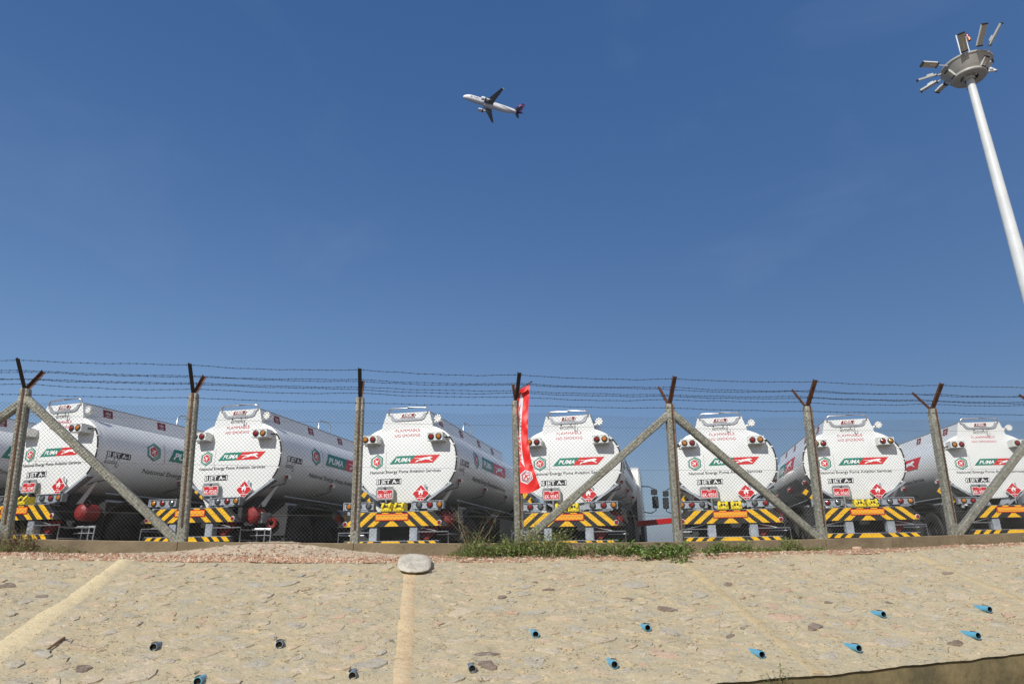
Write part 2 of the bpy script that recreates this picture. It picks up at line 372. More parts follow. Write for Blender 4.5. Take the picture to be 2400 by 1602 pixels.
grid('lower_ground', lambda x, y: (x, y, -1.66 + .03 * noise.noise(Vector((x, y, 0))) if abs(x) < 60 and y > -40 else -1.66), [-900, -200, -60] + lin(-30, 30, 80) + [60, 200, 900], [-900, -200, -40] + lin(-12, 9.0, 40), 'earth', 'structure')

slope = grid('paved_slope', lambda x, s: slp(x, s * send(x), sn(x, s * send(x))), lin(-16, 19, 900), lin(-.02, 1, 84), 'slope', 'structure')
# concrete bands running down the slope
for bx0, bx1, m_ in ((-7.98, -7.78, 'band'), (-4.80, -4.60, 'bandpale'), (-1.40, -1.20, 'band'), (2.14, 2.34, 'bandfaint'), (5.55, 5.75, 'bandfaint'), (8.9, 9.1, 'bandfaint')):
    b = MB(); ns = 110; na = 5
    for j in range(ns):
        s = .0 + (send(bx0) - .03) * j / (ns - 1)
        e0 = noise.noise(Vector((bx0, s * 4, 0))) * .016 + noise.noise(Vector((bx0, s * 19, 0))) * .01; e1 = noise.noise(Vector((bx1, s * 4, 5))) * .016 + noise.noise(Vector((bx1, s * 19, 0))) * .01
        w = .04 * s if m_ == 'bandpale' else 0
        for i in range(na):
            t = i / (na - 1); x = bx0 - w * .2 + e0 + (bx1 - bx0 + e1 - e0 + w) * t
            edge = 0 if i in (0, na - 1) else 1
            b.v.append(tuple(slp(x, s, (sn(x, s) + .014 if m_ == 'bandpale' else sn(x, s) + (.010 if m_ == 'band' else .005)) * 1.0 - (0 if edge else .02))))
    b.f = [(j * na + i, j * na + i + 1, (j + 1) * na + i + 1, (j + 1) * na + i) for j in range(ns - 1) for i in range(na - 1)]; b.m = [0] * len(b.f)
    b.build('concrete_band', m_, slope, smooth=50)

# stones set in the mortar of the slope
rnd = random.Random(5)
bands = [(-7.98, -7.78), (-4.82, -4.52), (-1.42, -1.18), (2.12, 2.36), (5.53, 5.77), (8.88, 9.12)]
pipes = [(-3.477, 2.189, 0), (-2.414, 2.17, 0), (-1.708, 2.725, 0), (-2.894, 2.80, 1), (-.723, 2.678, 0), (-.07, 2.036, 1), (1.068, 1.973, 1), (.514, 2.676, 1),
         (1.93, 2.596, 1), (3.748, 1.872, 1), (5.066, 1.88, 1), (4.325, 2.468, 1), (2.917, 2.585, 1)]
placed = []
special = [(1.431, 1.542, .26, .10, 4), (.259, .958, .17, .05, 4), (1.1, 1.271, .12, .05, 4), (1.821, 2.203, .14, .05, 4), (2.765, 2.13, .21, .12, 4), (3.39, 1.736, .24, .10, 2),
           (5.496, .86, .24, .06, 4), (3.321, 1.538, .10, .06, 4), (3.943, 2.597, .16, .10, 4), (-5.522, .831, .20, .13, 4), (-5.032, 1.085, .11, .07, 4), (-3.863, 2.561, .17, .10, 4),
           (-.584, 2.426, .24, .07, 4), (-.583, 2.62, .17, .12, 4), (-.282, 1.125, .12, .07, 4), (.92, 1.452, .16, .07, 0)]
def free(x, s, r):
    for a, b_ in bands:
        if a - r * .5 < x < b_ + r * .5: return False
    for p in pipes:
        if (x - p[0]) ** 2 + (s - p[1]) ** 2 < (r * .5 + .07) ** 2: return False
    for q in placed:
        if abs(x - q[0]) < (r + q[2]) * .50 and abs(s - q[1]) < (r + q[2]) * .42: return False
    return True
cand = [(a, b_, w, hh, k) for a, b_, w, hh, k in special]
def stone(x, s, w, h, k, target=None):
    n = rnd.choice((9, 10, 11, 12)); ph = rnd.random() * 6; c = []
    hgt = rnd.choice((.001, .002, .004, .006, .009, .014)); rot = rnd.uniform(-.5, .5); tilt = rnd.uniform(-.10, .06)
    rad = []
    for i in range(n):
        a = 2 * PI * i / n; rr = 1 + .22 * math.sin(2 * a + ph) + .14 * math.sin(3 * a + ph * 2) + rnd.uniform(-.08, .08)
        rad.append(rr)
    b = target or MB(); v = []
    for ring, (f_, dz) in enumerate(((1.0, -.010), (.95, hgt), (.5, hgt + .003))):
        for i in range(n):
            a = 2 * PI * i / n; px = math.cos(a) * w / 2 * rad[i] * f_; ps = math.sin(a) * h / 2 * rad[i] * f_
            X = x + px * math.cos(rot) - ps * math.sin(rot); S_ = max(.01, s + px * math.sin(rot) + ps * math.cos(rot))
            v.append(tuple(slp(X, S_, sn(X, S_) + dz + tilt * ps * .6 + (rnd.uniform(-.003, .003) if ring else 0))))
    v.append(tuple(slp(x, s, sn(x, s) + hgt + .003)))
    f = [(r_ * n + i, r_ * n + (i + 1) % n, (r_ + 1) * n + (i + 1) % n, (r_ + 1) * n + i) for r_ in range(2) for i in range(n)] + [(2 * n + i, 2 * n + (i + 1) % n, 3 * n) for i in range(n)]
    b.add(v, f, k)
    return b
for x, s, w, h, k in cand: placed.append((x, s, w)); stone(x, s, w, h, 0).build('stone', STM[k], slope, smooth=40)
cnt = len(placed); rest = MB()
for _ in range(9000):
    x = rnd.uniform(-7.2, 8.6); s = rnd.uniform(.12, 3.05); w = rnd.choice((.09, .12, .15, .19, .23, .27, .32)) * rnd.uniform(.85, 1.15) * (.85 + .1 * s)
    if s > send(x) - .30: continue
    if not free(x, s, w): continue
    placed.append((x, s, w)); k = rnd.choices(range(5), (32, 34, 26, 7, 1 if w < .16 else 0))[0]; h = w * rnd.uniform(.45, .8)
    vis = -1.15 - .62 * (s * .0 + 4.6 - s) - .9 < x < 7.6 - 1.15 * s + .4
    if cnt < 296 and vis: stone(x, s, w, h, 0).build('stone', STM[k], slope, smooth=40); cnt += 1
    else: stone(x, s, w, h, k, rest)
o = rest.build('outlying_stones', STM, slope, smooth=40); o['kind'] = 'stuff'
# pits, flakes and crumbs of stone on the slope: uncountable
b = MB(); rn = random.Random(9)
for _ in range(7000):
    x = rn.uniform(-7, 8.5); s = rn.uniform(.02, send(x) - .02)
    if rn.random() < .55 and noise.noise(Vector((x * 2, s * 2, 9))) < .02: continue
    r = rn.choice((.003, .004, .005, .006, .008, .011)) * rn.uniform(.7, 1.2); a = rn.random() * 6; st = rn.uniform(1, 2.2)
    p = slp(x, s, sn(x, s)); v = []
    for i in range(4):
        t = a + i * PI / 2 + rn.uniform(-.3, .3); q = slp(x + math.cos(t) * r * st, s + math.sin(t) * r * .8, sn(x, s) - .004); v.append(q)
    v.append(slp(x, s, sn(x, s) + r * rn.uniform(.5, 1.0)))
    b.add(v, [(0, 1, 4), (1, 2, 4), (2, 3, 4), (3, 0, 4)], rn.choices((0, 1, 2), (42, 38, 20))[0])
o = b.build('stone_crumbs', ['gravelB', STM[4], 'earth']); tag(o, 'small crumbs and flakes of stone lying on the mortar of the slope', 'crumbs', kind='stuff')
# short cracks: open slits with a raised lip
b = MB(); rn = random.Random(21)
for _ in range(760):
    x = rn.uniform(-7, 8.5); s = rn.uniform(.1, send(x) - .1); L = rn.uniform(.03, .13); a = rn.gauss(0, .35); n_ = 5; w = rn.uniform(.0025, .006)
    if not all(not (u - .03 < x + q * L < v_ + .03) for u, v_ in bands for q in (0, 1)): continue
    v = []; cv = rn.uniform(-.25, .25)
    for i in range(n_):
        t = i / (n_ - 1); px = x + L * t * math.cos(a); ps = s + L * t * math.sin(a) + cv * L * math.sin(PI * t) + rn.uniform(-.003, .003)
        ww = w * math.sin(PI * (t * .8 + .1)); z = sn(px, ps)
        for dd, hh in ((-ww * 2.6, -.004), (-ww * .8, ww * 1.8 + .007), (ww * 1.2, -.003)): v.append(slp(px, ps + dd, z + hh))
    f = [(i * 3 + j, i * 3 + j + 1, (i + 1) * 3 + j + 1, (i + 1) * 3 + j) for i in range(n_ - 1) for j in range(2)]
    b.add(v, f, 0)
o = b.build('mortar_lips', 'slope', slope, smooth=20); o['kind'] = 'stuff'

# retaining wall below the slope
def wall_top(x): p = slp(x, send(x), sn(x, send(x))); return p
b = MB(); xs = lin(-16, 19, 420); nr = 14
for x in xs:
    p = wall_top(x); rag = noise.noise(Vector((x * 2.3, 0, 0))) * .02 + noise.noise(Vector((x * 9, 0, 4))) * .012
    for j in range(nr):
        t = j / (nr - 1)
        d = .012 * noise.noise(Vector((x * 1.2, t * 2, 3))) + .006 * noise.noise(Vector((x * 8, t * 8, 3)))
        if j == 0: b.v.append((p.x - NX * -.03, p.y + .03, p.z - .004)); continue
        zz = p.z - .012 + rag * (1 if j == 1 else 0) - t * 1.2
        b.v.append((p.x + NX * (.02 + d) , p.y - NY * (.012 + d), zz))
b.f = [(i * nr + j, i * nr + j + 1, (i + 1) * nr + j + 1, (i + 1) * nr + j) for i in range(len(xs) - 1) for j in range(nr - 1)]; b.m = [0] * len(b.f)
o = b.build('retaining_wall', 'wall', smooth=60); tag(o, 'brown stained concrete retaining wall under the foot of the paved slope', 'wall')

# gravel strip between slope and kerb
def strip(x, v):   # v 0 at slope top edge, 1 at kerb
    a = slp(x, 0, 0); q = Vector((x + NX * 0, fy(x) - .09, 0)); kb = fz(x) - .155
    p = a.lerp(Vector((x, fy(x) - .05, kb)), v)
    p.z += .035 * math.sin(PI * min(1, v * 1.3)) * (.6 + .5 * noise.noise(Vector((x * 1.7, v, 0)))) + .012 * noise.noise(Vector((x * 7, v * 5, 2)))
    if v == 0: p.z -= .02
    return p
grid('gravel_path', strip, lin(-16, 19, 700), lin(0, 1, 10), 'gravelsoil', 'structure')
b = MB(); rn = random.Random(3)
def pebble(b, p, r, m, flat=.6):
    a0 = rn.random() * 6; v = []
    for i in range(4):
        t = a0 + i * PI / 2; v.append((p[0] + math.cos(t) * r * rn.uniform(.7, 1.3), p[1] + math.sin(t) * r * rn.uniform(.7, 1.3), p[2] - r * .2 + rn.uniform(-.2, .3) * r))
    v.append((p[0] + rn.uniform(-.3, .3) * r, p[1], p[2] + r * flat * rn.uniform(.7, 1.3)))
    b.add(v, [(0, 1, 4), (1, 2, 4), (2, 3, 4), (3, 0, 4)], m)
for _ in range(21000):
    x = rn.uniform(-7.5, 9.5) if rn.random() < .6 else rn.gauss(-3.6, 1.5); v = min(1, max(0, rn.gauss(.28, .28)))
    if x > 3.5 and rn.random() < .45: continue
    p = strip(x, max(.01, v)); pebble(b, p, rn.choice((.006, .008, .010, .013, .018, .026)) * rn.uniform(.7, 1.1) * (1.25 if x < -1.5 else 1), rn.choices((0, 1, 2), (42, 28, 30))[0])
o = b.build('gravel', ['gravelA', 'gravelB', 'gravelC']); tag(o, 'pinkish broken gravel lying along the top edge of the slope', 'gravel', kind='stuff')
def heap(x, v):
    w = math.exp(-((x + 3.15) / 1.05) ** 2); p = strip(x, .42 + .61 * v)
    top = fz(x) - .01
    p.z += (top - p.z + .02) * w * (v ** .7) * (1 + .12 * noise.noise(Vector((x * 5, v * 4, 0)))) + .006 + .01 * noise.noise(Vector((x * 14, v * 9, 1))) - (.03 if w < .05 else 0)
    return p
o = grid('mortar_heap', heap, lin(-5.0, -1.3, 150), lin(0, 1, 16), 'heap'); tag(o, 'pale spilt mortar heaped against the kerb wall behind the gravel', 'mortar heap', kind='stuff')

b = MB()
for _ in range(1500):
    x = rn.gauss(-3.15, .9); v = rn.random() ** 2.2 * .9
    if -5 < x < -1.3: pebble(b, heap(x, v), rn.choice((.006, .009, .013, .02)) * rn.uniform(.7, 1.2), rn.choices((0, 1, 2), (35, 45, 20))[0])
o = b.build('gravel', ['gravelA', 'gravelB', 'gravelC']); tag(o, 'loose chips scattered over the spilt mortar heap', 'gravel', kind='stuff')
# kerb wall that carries the fence: cast bays
kerb = empty('kerb_wall', (0, fy(0), 0)); tag(kerb, 'low brown concrete kerb wall carrying the wire fence', 'wall')
xs_all = [-16, -13, -8.9, -6.62, -4.38, -2.13, .08, 2.34, 4.6, 6.87, 9.1, 11.5, 14, 19]
for a, c_ in zip(xs_all, xs_all[1:]):
    b = MB(); n_ = 26; K = 7
    for i in range(n_):
        x = a + .004 + (c_ - a - .008) * i / (n_ - 1); z = fz(x); y = fy(x)
        for dx, dz in ((-.10, -.5), (-.10, -.10), (-.10, -.012), (-.088, 0), (.088, 0), (.10, -.012), (.10, -.5)):
            d = .004 * noise.noise(Vector((x * 6, dz * 9, 0))) + .005 * noise.noise(Vector((x * 1.1, dz, 0)))
            b.v.append((x, y + dx + d - fy(0), z + dz + d * .6))
    b.f = [(i * K + j, i * K + j + 1, (i + 1) * K + j + 1, (i + 1) * K + j) for i in range(n_ - 1) for j in range(K - 1)] + [tuple(range(K - 1, -1, -1)), tuple((n_ - 1) * K + j for j in range(K))]
    b.m = [0] * len(b.f); b.build('kerb_bay', 'kerb', kerb, smooth=40)

# ------------------------------------------------------------------ fence
fence = empty('wire_fence', (0, fy(0), fz(0))); FO = Vector((0, fy(0), fz(0)))
tag(fence, 'chain link fence on leaning concrete posts with barbed wire on forked arms', 'fence')
posts_ = [((-8.9, fy(-8.9), fz(-8.9)), (-9.1, fy(-8.9), fz(-8.9) + 2)),
         ((-6.618, 8.901, .305), (-6.806, 8.901, 2.305)), ((-4.377, 9.04, .255), (-4.512, 9.04, 2.255)), ((-2.128, 9.178, .209), (-2.183, 9.178, 2.209)),
         ((.08, 9.555, .229), (.054, 9.555, 2.229)), ((2.343, 9.749, .212), (2.381, 9.749, 2.212)), ((4.602, 10.196, .257), (4.668, 10.196, 2.257)),
         ((6.868, 10.677, .307), (6.949, 10.677, 2.307)), ((9.15, fy(9.15), fz(9.15)), (9.2, fy(9.15), fz(9.15) + 2.0))]
posts = []
for a_, t_ in posts_:
    k_ = fy(a_[0]) / a_[1]; posts.append(((a_[0] * k_, fy(a_[0]), a_[2] * k_), (t_[0] * k_, fy(a_[0]), t_[2] * k_)))
tops = []
nrm = Vector((NX, NY, 0)); tan = Vector((NY, -NX, 0))
for i, (a, t) in enumerate(posts):
    A = Vector(a) - FO; T_ = Vector(t) - FO; A.z -= .03
    b = MB(); n_ = 16; w = .061
    sec = [(-w, -w * .7), (-w * .7, -w), (w * .7, -w), (w, -w * .7), (w, w * .7), (w * .7, w), (-w * .7, w), (-w, w * .7)]
    for k in range(n_):
        p = A.lerp(T_, k / (n_ - 1)); jig = .003 * noise.noise(Vector((i * 5, k * .8, 0)))
        sc_ = .93 if k == n_ - 1 else 1
        for u, v in sec: b.v.append(tuple(p + tan * (u * sc_ + jig) + nrm * (v * sc_ + jig)))
    b.f = [(k * 8 + j, k * 8 + (j + 1) % 8, (k + 1) * 8 + (j + 1) % 8, (k + 1) * 8 + j) for k in range(n_ - 1) for j in range(8)] + [tuple((n_ - 1) * 8 + j for j in range(8))]
    b.m = [0] * len(b.f); po = b.build('post', 'concrete', fence, smooth=30)
    # rusty steel strap down the front
    b = MB(); off = -.067; q = .014 if i > 3 else .0
    p0 = A.lerp(T_, .10) + nrm * off + tan * q; p1 = T_ + nrm * off + tan * q
    b.prism([(-.012, -.003), (.012, -.003), (.012, .004), (-.012, .004)], 0, 1, lambda u, v, d: tuple(p0.lerp(p1, d) + tan * u + nrm * v))
    b.build('steel_strap', 'rust', po)
    tops.append(T_)
    for sgn, mm in ((-1, 'armdark' if i < 5 else 'rust'), (1, 'rust')):
        b = MB(); L = .345; q0 = T_ - Vector((0, 0, .04)); q1 = T_ + nrm * (sgn * L) + Vector((0, 0, L))
        q1 += tan * (.02 * noise.noise(Vector((i * 3.1, sgn, 0))))
        ax = (q1 - q0).normalized(); sd = tan; nn = ax.cross(sd)
        # angle iron: two thin flanges
        for poly in ([(-.026, -.002), (.026, -.002), (.026, .003), (-.026, .003)], [(-.026, .003), (-.021, .003), (-.021, .044), (-.026, .044)]):
            b.prism(poly, 0, 1, lambda u, v, d: tuple(q0.lerp(q1, d) + sd * u + nn * v * (-sgn)))
        b.build('steel_arm', mm, po)
    # tie wires
    b = MB()
    for h in (.25, .6, .95):
        p = A.lerp(T_, h); ring = [p + tan * (.072 * math.cos(q_)) + nrm * (.072 * math.sin(q_)) for q_ in lin(0, 2 * PI, 9)]
        b.tube(ring, .002, 3)
    b.build('tie_wire', 'wire', po)
# raking braces
def brace(i_top, i_bot, frac=.90):
    A, T_ = Vector(posts[i_top][0]) - FO, Vector(posts[i_top][1]) - FO
    p0 = A.lerp(T_, frac); B0 = Vector(posts[i_bot][0]) - FO
    d = (B0 - p0); d.z = 0; d.normalize(); p0 = p0 + d * .03
    p1 = B0 - d * .06 + Vector((0, 0, .0))
    ax = (p1 - p0).normalized(); u = nrm; v = ax.cross(u).normalized(); b = MB(); w = .054
    sec = [(-w, -w * .7), (-w * .7, -w), (w * .7, -w), (w, -w * .7), (w, w * .7), (w * .7, w), (-w * .7, w), (-w, w * .7)]
    b.prism(sec, 0, 1, lambda a_, c_, dd: tuple(p0.lerp(p1, dd) + u * a_ + v * c_))
    b.build('brace', 'concrete', fence, smooth=30)
brace(1, 0); brace(1, 2, .93); brace(5, 4, .92); brace(5, 6, .93); brace(8, 7, .9)

# chain link
def meshpos(x, h, out=-.072):
    return Vector((x + NX * out - h * 0, fy(x) + NY * out, fz(x) + h)) - FO
b = MB(); P = .0265; rw = .0020; H0 = .02; H1 = 1.80; nz = 66; x = -9.3; k = 0
steps = [H0 + (H1 - H0) * j / nz for j in range(nz + 1)]
lean = lambda x, h: (.0148 * x - .006) * h * .9        # mesh follows the lean of its posts
while x < 9.3:                                          # each wire zigzags between its two neighbours
    v = []; topw = .02 * noise.noise(Vector((x * .8, 0, 0)))
    for j, h in enumerate(steps):
        odd = (j + k) % 2; xx = x + (P * 1.02 if odd else -P * .02); hh = h * (1 + topw * h / H1)
        c = meshpos(xx, hh, -.074 + (.003 if odd else -.003) + .012 * noise.noise(Vector((x * .7, h * 1.3, 0)))); c.x += lean(xx, h)
        v += [(c.x - rw, c.y, c.z), (c.x + rw, c.y, c.z), (c.x, c.y - rw * 1.6, c.z)]
    b.add(v, [(j * 3 + q, j * 3 + (q + 1) % 3, (j + 1) * 3 + (q + 1) % 3, (j + 1) * 3 + q) for j in range(nz) for q in range(3)])
    if k % 2:
        e = v[-3]; b.add([(e[0], e[1], e[2]), (e[0] + .003, e[1], e[2]), (e[0] + .008, e[1], e[2] + .02)], [(0, 1, 2)])
    x += P; k += 1
o = b.build('chain_link_mesh', 'wire', fence); o['kind'] = 'stuff'
for h in (.35, 1.0, 1.62):
    b = MB(); pts = []
    for x in lin(-9.2, 9.3, 120):
        p = meshpos(x, h + .004 * noise.noise(Vector((x, h, 0))), -.08); p.x += lean(x, h); pts.append(p)
    b.tube(pts, .002, 3); b.build('line_wire', 'wire', fence)
# barbed wires
rn = random.Random(12)
def barbed(fr, sgn, extra=None):
    b = MB(); P_ = []
    for i, T_ in enumerate(tops):
        if sgn: L = .345 * fr; q = T_ + nrm * (sgn * L) + Vector((0, 0, L)) + Vector((0, 0, .008))
        else: q = T_ + nrm * -.06 + Vector((0, 0, -.08))
        P_.append(q + Vector((0, 0, rn.uniform(-.012, .012) if i else 0)))
    P_ = [P_[0] + (P_[0] - P_[1])] + P_ + [P_[-1] + (P_[-1] - P_[-2])]
    for a, c in zip(P_, P_[1:]):
        sag = rn.uniform(.008, .035) if sgn else .012; n_ = 22; pts = []; ph = rn.random() * 9
        for k in range(n_ + 1):
            t = k / n_; q = a.lerp(c, t); q.z -= sag * 4 * t * (1 - t) - .006 * noise.noise(Vector((ph, t * 6, 0))) * min(1, 6 * t * (1 - t)) * 2; pts.append(q)
        b.tube(pts, .0031, 3, cap=False)
        b.tube([q + Vector((0, 0, .003 * (1 if kk % 2 else -1))) for kk, q in enumerate(pts)], .0022, 3, cap=False)
        L = (c - a).length; m_ = int(L / .105)
        for k in range(m_):
            t = (k + .5 + rn.uniform(-.1, .1)) / m_; z_ = t * n_; i0 = int(z_); q = pts[i0].lerp(pts[min(n_, i0 + 1)], z_ - i0)
            a_ = rn.random() * PI
            for s_ in (0, 1.6):
                d = Vector((.25, math.cos(a_ + s_), math.sin(a_ + s_))).normalized() * .015
                b.tube([q - d, q + d], .0019, 3, cap=False)
            b.tube([q - Vector((.008, 0, 0)), q + Vector((.008, 0, 0))], .0055, 4, cap=False)
    return b.build('barbed_wire', 'barb', fence)
for fr in (.93, .60, .30): barbed(fr, -1)
for fr in (.93, .58, .28): barbed(fr, 1)
barbed(0, 0)
# ------------------------------------------------------------------ fuel tankers
TA, TB, TV, TLEN = 1.15, .835, 2.125, 6.2
def tprof(n=96, sc=1):
    out = []
    for i in range(n):
        t = 2 * PI * i / n; c, s = math.cos(t), math.sin(t); e = 2.5 if s > 0 else 2.08
        out.append((TA * sc * math.copysign(abs(c) ** (2 / e), c), TV + TB * sc * math.copysign(abs(s) ** (2 / e), s)))
    return out
def trad(u, v):
    e = 2.5 if v > TV else 2.08
    return ((abs(u) / TA) ** e + (abs(v - TV) / TB) ** e) ** (1 / e)
def headw(r): return -.055 * (1 - min(r, 1) ** 2.0)
def rear(a, b_, h):
    if b_ > 2.93 and abs(a) < .6: return (a, -.012 - h, b_)
    return (a, headw(trad(a, b_)) - h, b_)
def flank_u(v):
    e = 2.5 if v > TV else 2.08
    return TA * max(0, 1 - abs((v - TV) / TB) ** e) ** (1 / e)
def flankR(a, b_, h): return (flank_u(b_) + h, a, b_)
def flankL(a, b_, h): return (-flank_u(b_) - h, 5.2 - a, b_)
def X3(a, b_, d): return (d, a, b_)
def Y3(a, b_, d): return (a, d, b_)

def clip(poly, hull):
    out = poly
    for i in range(len(hull)):
        (x0, y0), (x1, y1) = hull[i], hull[(i + 1) % len(hull)]; inp = out; out = []
        ins = lambda p: (x1 - x0) * (p[1] - y0) - (y1 - y0) * (p[0] - x0) >= -1e-9
        for k in range(len(inp)):
            p, q = inp[k - 1], inp[k]
            if ins(p) != ins(q):
                d0 = (x1 - x0) * (p[1] - y0) - (y1 - y0) * (p[0] - x0); d1 = (x1 - x0) * (q[1] - y0) - (y1 - y0) * (q[0] - x0)
                t = d0 / (d0 - d1); c = (p[0] + (q[0] - p[0]) * t, p[1] + (q[1] - p[1]) * t)
                out.append(c)
            if ins(q): out.append(q)
        if not out: return []
    return out

def lamp(parent, u, w, v, r, kind):
    b = MB(); b.lathe([(r * 1.30, 0), (r * 1.30, .014), (r * .94, .02), (r * .9, .012)], (u, w, v), (0, -1, 0), 16, 0)
    b.lathe([(r * .93, .010), (r * .8, .022), (r * .5, .029), (0, .032)], (u, w, v), (0, -1, 0), 16, 1)
    return b.build({'r': 'red_lamp', 'a': 'amber_lamp', 'c': 'reversing_lamp'}[kind], ['black', {'r': 'lensred', 'a': 'lensamber', 'c': 'lensclear'}[kind]], parent, smooth=35)

def make_truck():
    t = empty('fuel_tanker', (0, 0, 0))
    # shell of the tank
    b = MB(); n = 96; rings = []
    for sc_ in (.001, .2, .4, .55, .7, .82, .92, .975): rings.append((headw(sc_), sc_))
    rings += [(.004, .995), (.03, 1.0)]
    for w in lin(.25, TLEN - .1, 14): rings.append((w, 1.0 ))
    rings += [(TLEN, .97), (TLEN + .08, .7), (TLEN + .1, .001)]
    for w, sc_ in rings: b.v += [(u, w, v) for u, v in tprof(n, sc_)]
    b.f = [(i * n + j, i * n + (j + 1) % n, (i + 1) * n + (j + 1) % n, (i + 1) * n + j) for i in range(len(rings) - 1) for j in range(n)]; b.m = [0] * len(b.f)
    tank = b.build('tank', 'tank', t, smooth=40)
    # rolled seam bands round the shell
    for w in (.035, 2.15, 4.25):
        b = MB(); sc1 = 1.004
        p0 = tprof(n, sc1); m_ = len(p0)
        b.v = [(u, w, v) for u, v in p0] + [(u, w + .03, v) for u, v in p0]; b.f = [(j, (j + 1) % m_, m_ + (j + 1) % m_, m_ + j) for j in range(m_)]; b.m = [0] * m_
        b.build('seam_band', 'tank', tank, smooth=60)
    # raised fairing along the top
    b = MB(); prof = [(-.60, 2.78), (-.575, 2.955), (-.50, 3.205), (-.47, 3.225), (.47, 3.225), (.50, 3.205), (.575, 2.955), (.60, 2.78)]
    rim = [(-.46, 3.205), (.46, 3.205), (.46, 3.03), (-.46, 3.03)]
    b.prism(prof[:4] + [(-.455, 3.2), (-.49, 2.8)], -.012, TLEN - .05, Y3); b.prism([(.49, 2.8), (.455, 3.2)] + prof[4:], -.012, TLEN - .05, Y3)
    b.prism([(-.49, 2.8), (-.46, 3.215), (.46, 3.215), (.49, 2.8)], -.010, .03, Y3)
    b.prism([(-.49, 2.8), (-.46, 3.2), (.46, 3.2), (.49, 2.8)], TLEN - .1, TLEN - .06, Y3)
    b.box((-.48, .04, 2.86), (.48, TLEN - .1, 2.93))
    fair = b.build('top_fairing', 'tank', t, smooth=30)
    b = MB()
    for s in (-1, 1): b.tube([(s * .50, -.012, 3.215), (s * .50, TLEN, 3.215)], .011, 6)
    b.build('edge_trim', 'grey', fair)
    for w in (.9, 2.4, 3.9, 5.3):
        b = MB(); b.lathe([(.24, 0), (.24, .12), (.20, .16), (0, .18)], (0, w, 2.93), (0, 0, 1), 20); b.build('manhole_cover', 'alu', fair, smooth=40)
    # recess with makers plate
    d = MB(); pk = [(-.425, 3.19), (-.36, 3.19), (-.31, 3.11), (-.24, 3.085), (.26, 3.085), (.33, 3.11), (.38, 3.19), (.445, 3.19), (.39, 3.07), (.31, 3.035), (-.29, 3.035), (-.37, 3.07)]
    tri = tessellate_polygon([[Vector((x, y, 0)) for x, y in pk]])
    nn = len(pk); d.add([(x, -.030, y) for x, y in pk] + [(x, -.010, y) for x, y in pk], [tuple(q) for q in tri] + [(i, (i + 1) % nn, nn + (i + 1) % nn, nn + i) for i in range(nn)])
    d.build('plate_recess', 'grey', fair)
    d = Decal(rear); sl = .035
    d.poly([(-.16, 3.085), (.15, 3.095), (.185, 3.195), (-.125, 3.19)], 0, .022); d.poly([(-.145, 3.094), (.142, 3.104), (.17, 3.187), (-.113, 3.181)], 1, .024)
    v, f = text2d('HEIL', .082, .02, .25, 'CENTER', 1.0, width=.20); d.flat(v, f, 0, .027, (.015, 3.122)); d.poly([(-.12, 3.104), (.12, 3.111), (.122, 3.114), (-.118, 3.108)], 0, .027)
    d.build('makers_plate', ['signwhite', 'darkred'], fair)
    for s_, fm in ((1, 1), (-1, -1)):
        for w in (.48, 1.98, 3.5, 4.85):
            x_ = .556
            def side3(a, c, h, s_=s_, w=w): return (s_ * (.578 + h - (c - 2.955) * .30), (w + a) if s_ > 0 else (w + .24 - a), c)
            d = Decal(side3); d.flat([(0, 3.0), (.24, 3.0), (.24, 3.17), (0, 3.17)], [(0, 1, 2, 3)], 0, .004)
            k = {.48: '1', 1.98: '2', 3.5: '3', 4.85: '4'}[w]
            d.text(k, .05, (.12, 3.128), 1, .006, align='CENTER'); d.text('5000', .065, (.12, 3.072), 1, .006, align='CENTER', bold=.01); d.text('LITRES', .04, (.12, 3.02), 1, .006, align='CENTER', bold=.01)
            d.build('compartment_plate', ['darkred', 'signwhite'], fair)
    b = MB(); o_ = (.70, -.03, 3.05)
    b.lathe([(0, -.0), (.055, 0), (.075, .015), (.078, .05), (.05, .10), (.04, .22)], o_, (0, 1, 0), 20)
    for k in range(8):
        a = k * PI / 4; b.lathe([(0, -.012), (.017, -.008), (.019, .02)], (o_[0] + .066 * math.cos(a), o_[1], o_[2] + .066 * math.sin(a)), (0, 1, 0), 8)
    b.tube([(.70, .12, 3.05), (.56, .14, 3.0)], .03, 8)
    b.build('vent_cap', 'white', t, smooth=35)
    # rail over the rear of the fairing
    b = MB(); b.tube([(-.44, .0, 3.17), (-.44, -.02, 3.25), (-.425, -.03, 3.29), (-.38, -.035, 3.31), (0, -.04, 3.315), (.40, -.035, 3.31), (.445, -.03, 3.29), (.46, -.02, 3.25), (.46, 0, 3.17)], .021, 8)
    b.build('hand_rail', 'alu', t, smooth=60)
    b = MB(); b.tube([(.40, 2.7, 3.2), (.40, 2.7, 3.42), (.40, 2.8, 3.5), (.40, 3.2, 3.5), (.40, 3.3, 3.42), (.40, 3.3, 3.2)], .018, 8); b.build('ladder_rail', 'alu', t, smooth=60)
    # prints on the rear head
    d = Decal(rear); emblem(d, -.655, 2.17, .165); d.poly([(-.44, 1.96), (-.436, 1.96), (-.436, 2.37), (-.44, 2.37)], 3, .004); d.build('emblem', ['green', 'brandred', 'signwhite', 'ink'], tank)
    d = Decal(rear); banner(d, -.355, 2.105, 1.135, .165, .16, res=.16); d.build('brand_banner', ['green', 'brandred', 'signwhite'], tank)
    d = Decal(rear); v, f = text2d('National Energy Puma Aviation Services', .087, .006, 0, 'LEFT', 1.0, width=1.60); d.flat(v, f, 0, .005, (-.80, 1.915)); d.build('company_lettering', ['ink'], tank)
    d = Decal(rear); d.poly([(-.65, 1.685), (-.07, 1.685), (-.07, 1.80), (-.65, 1.80)], 0, .004, res=.2)
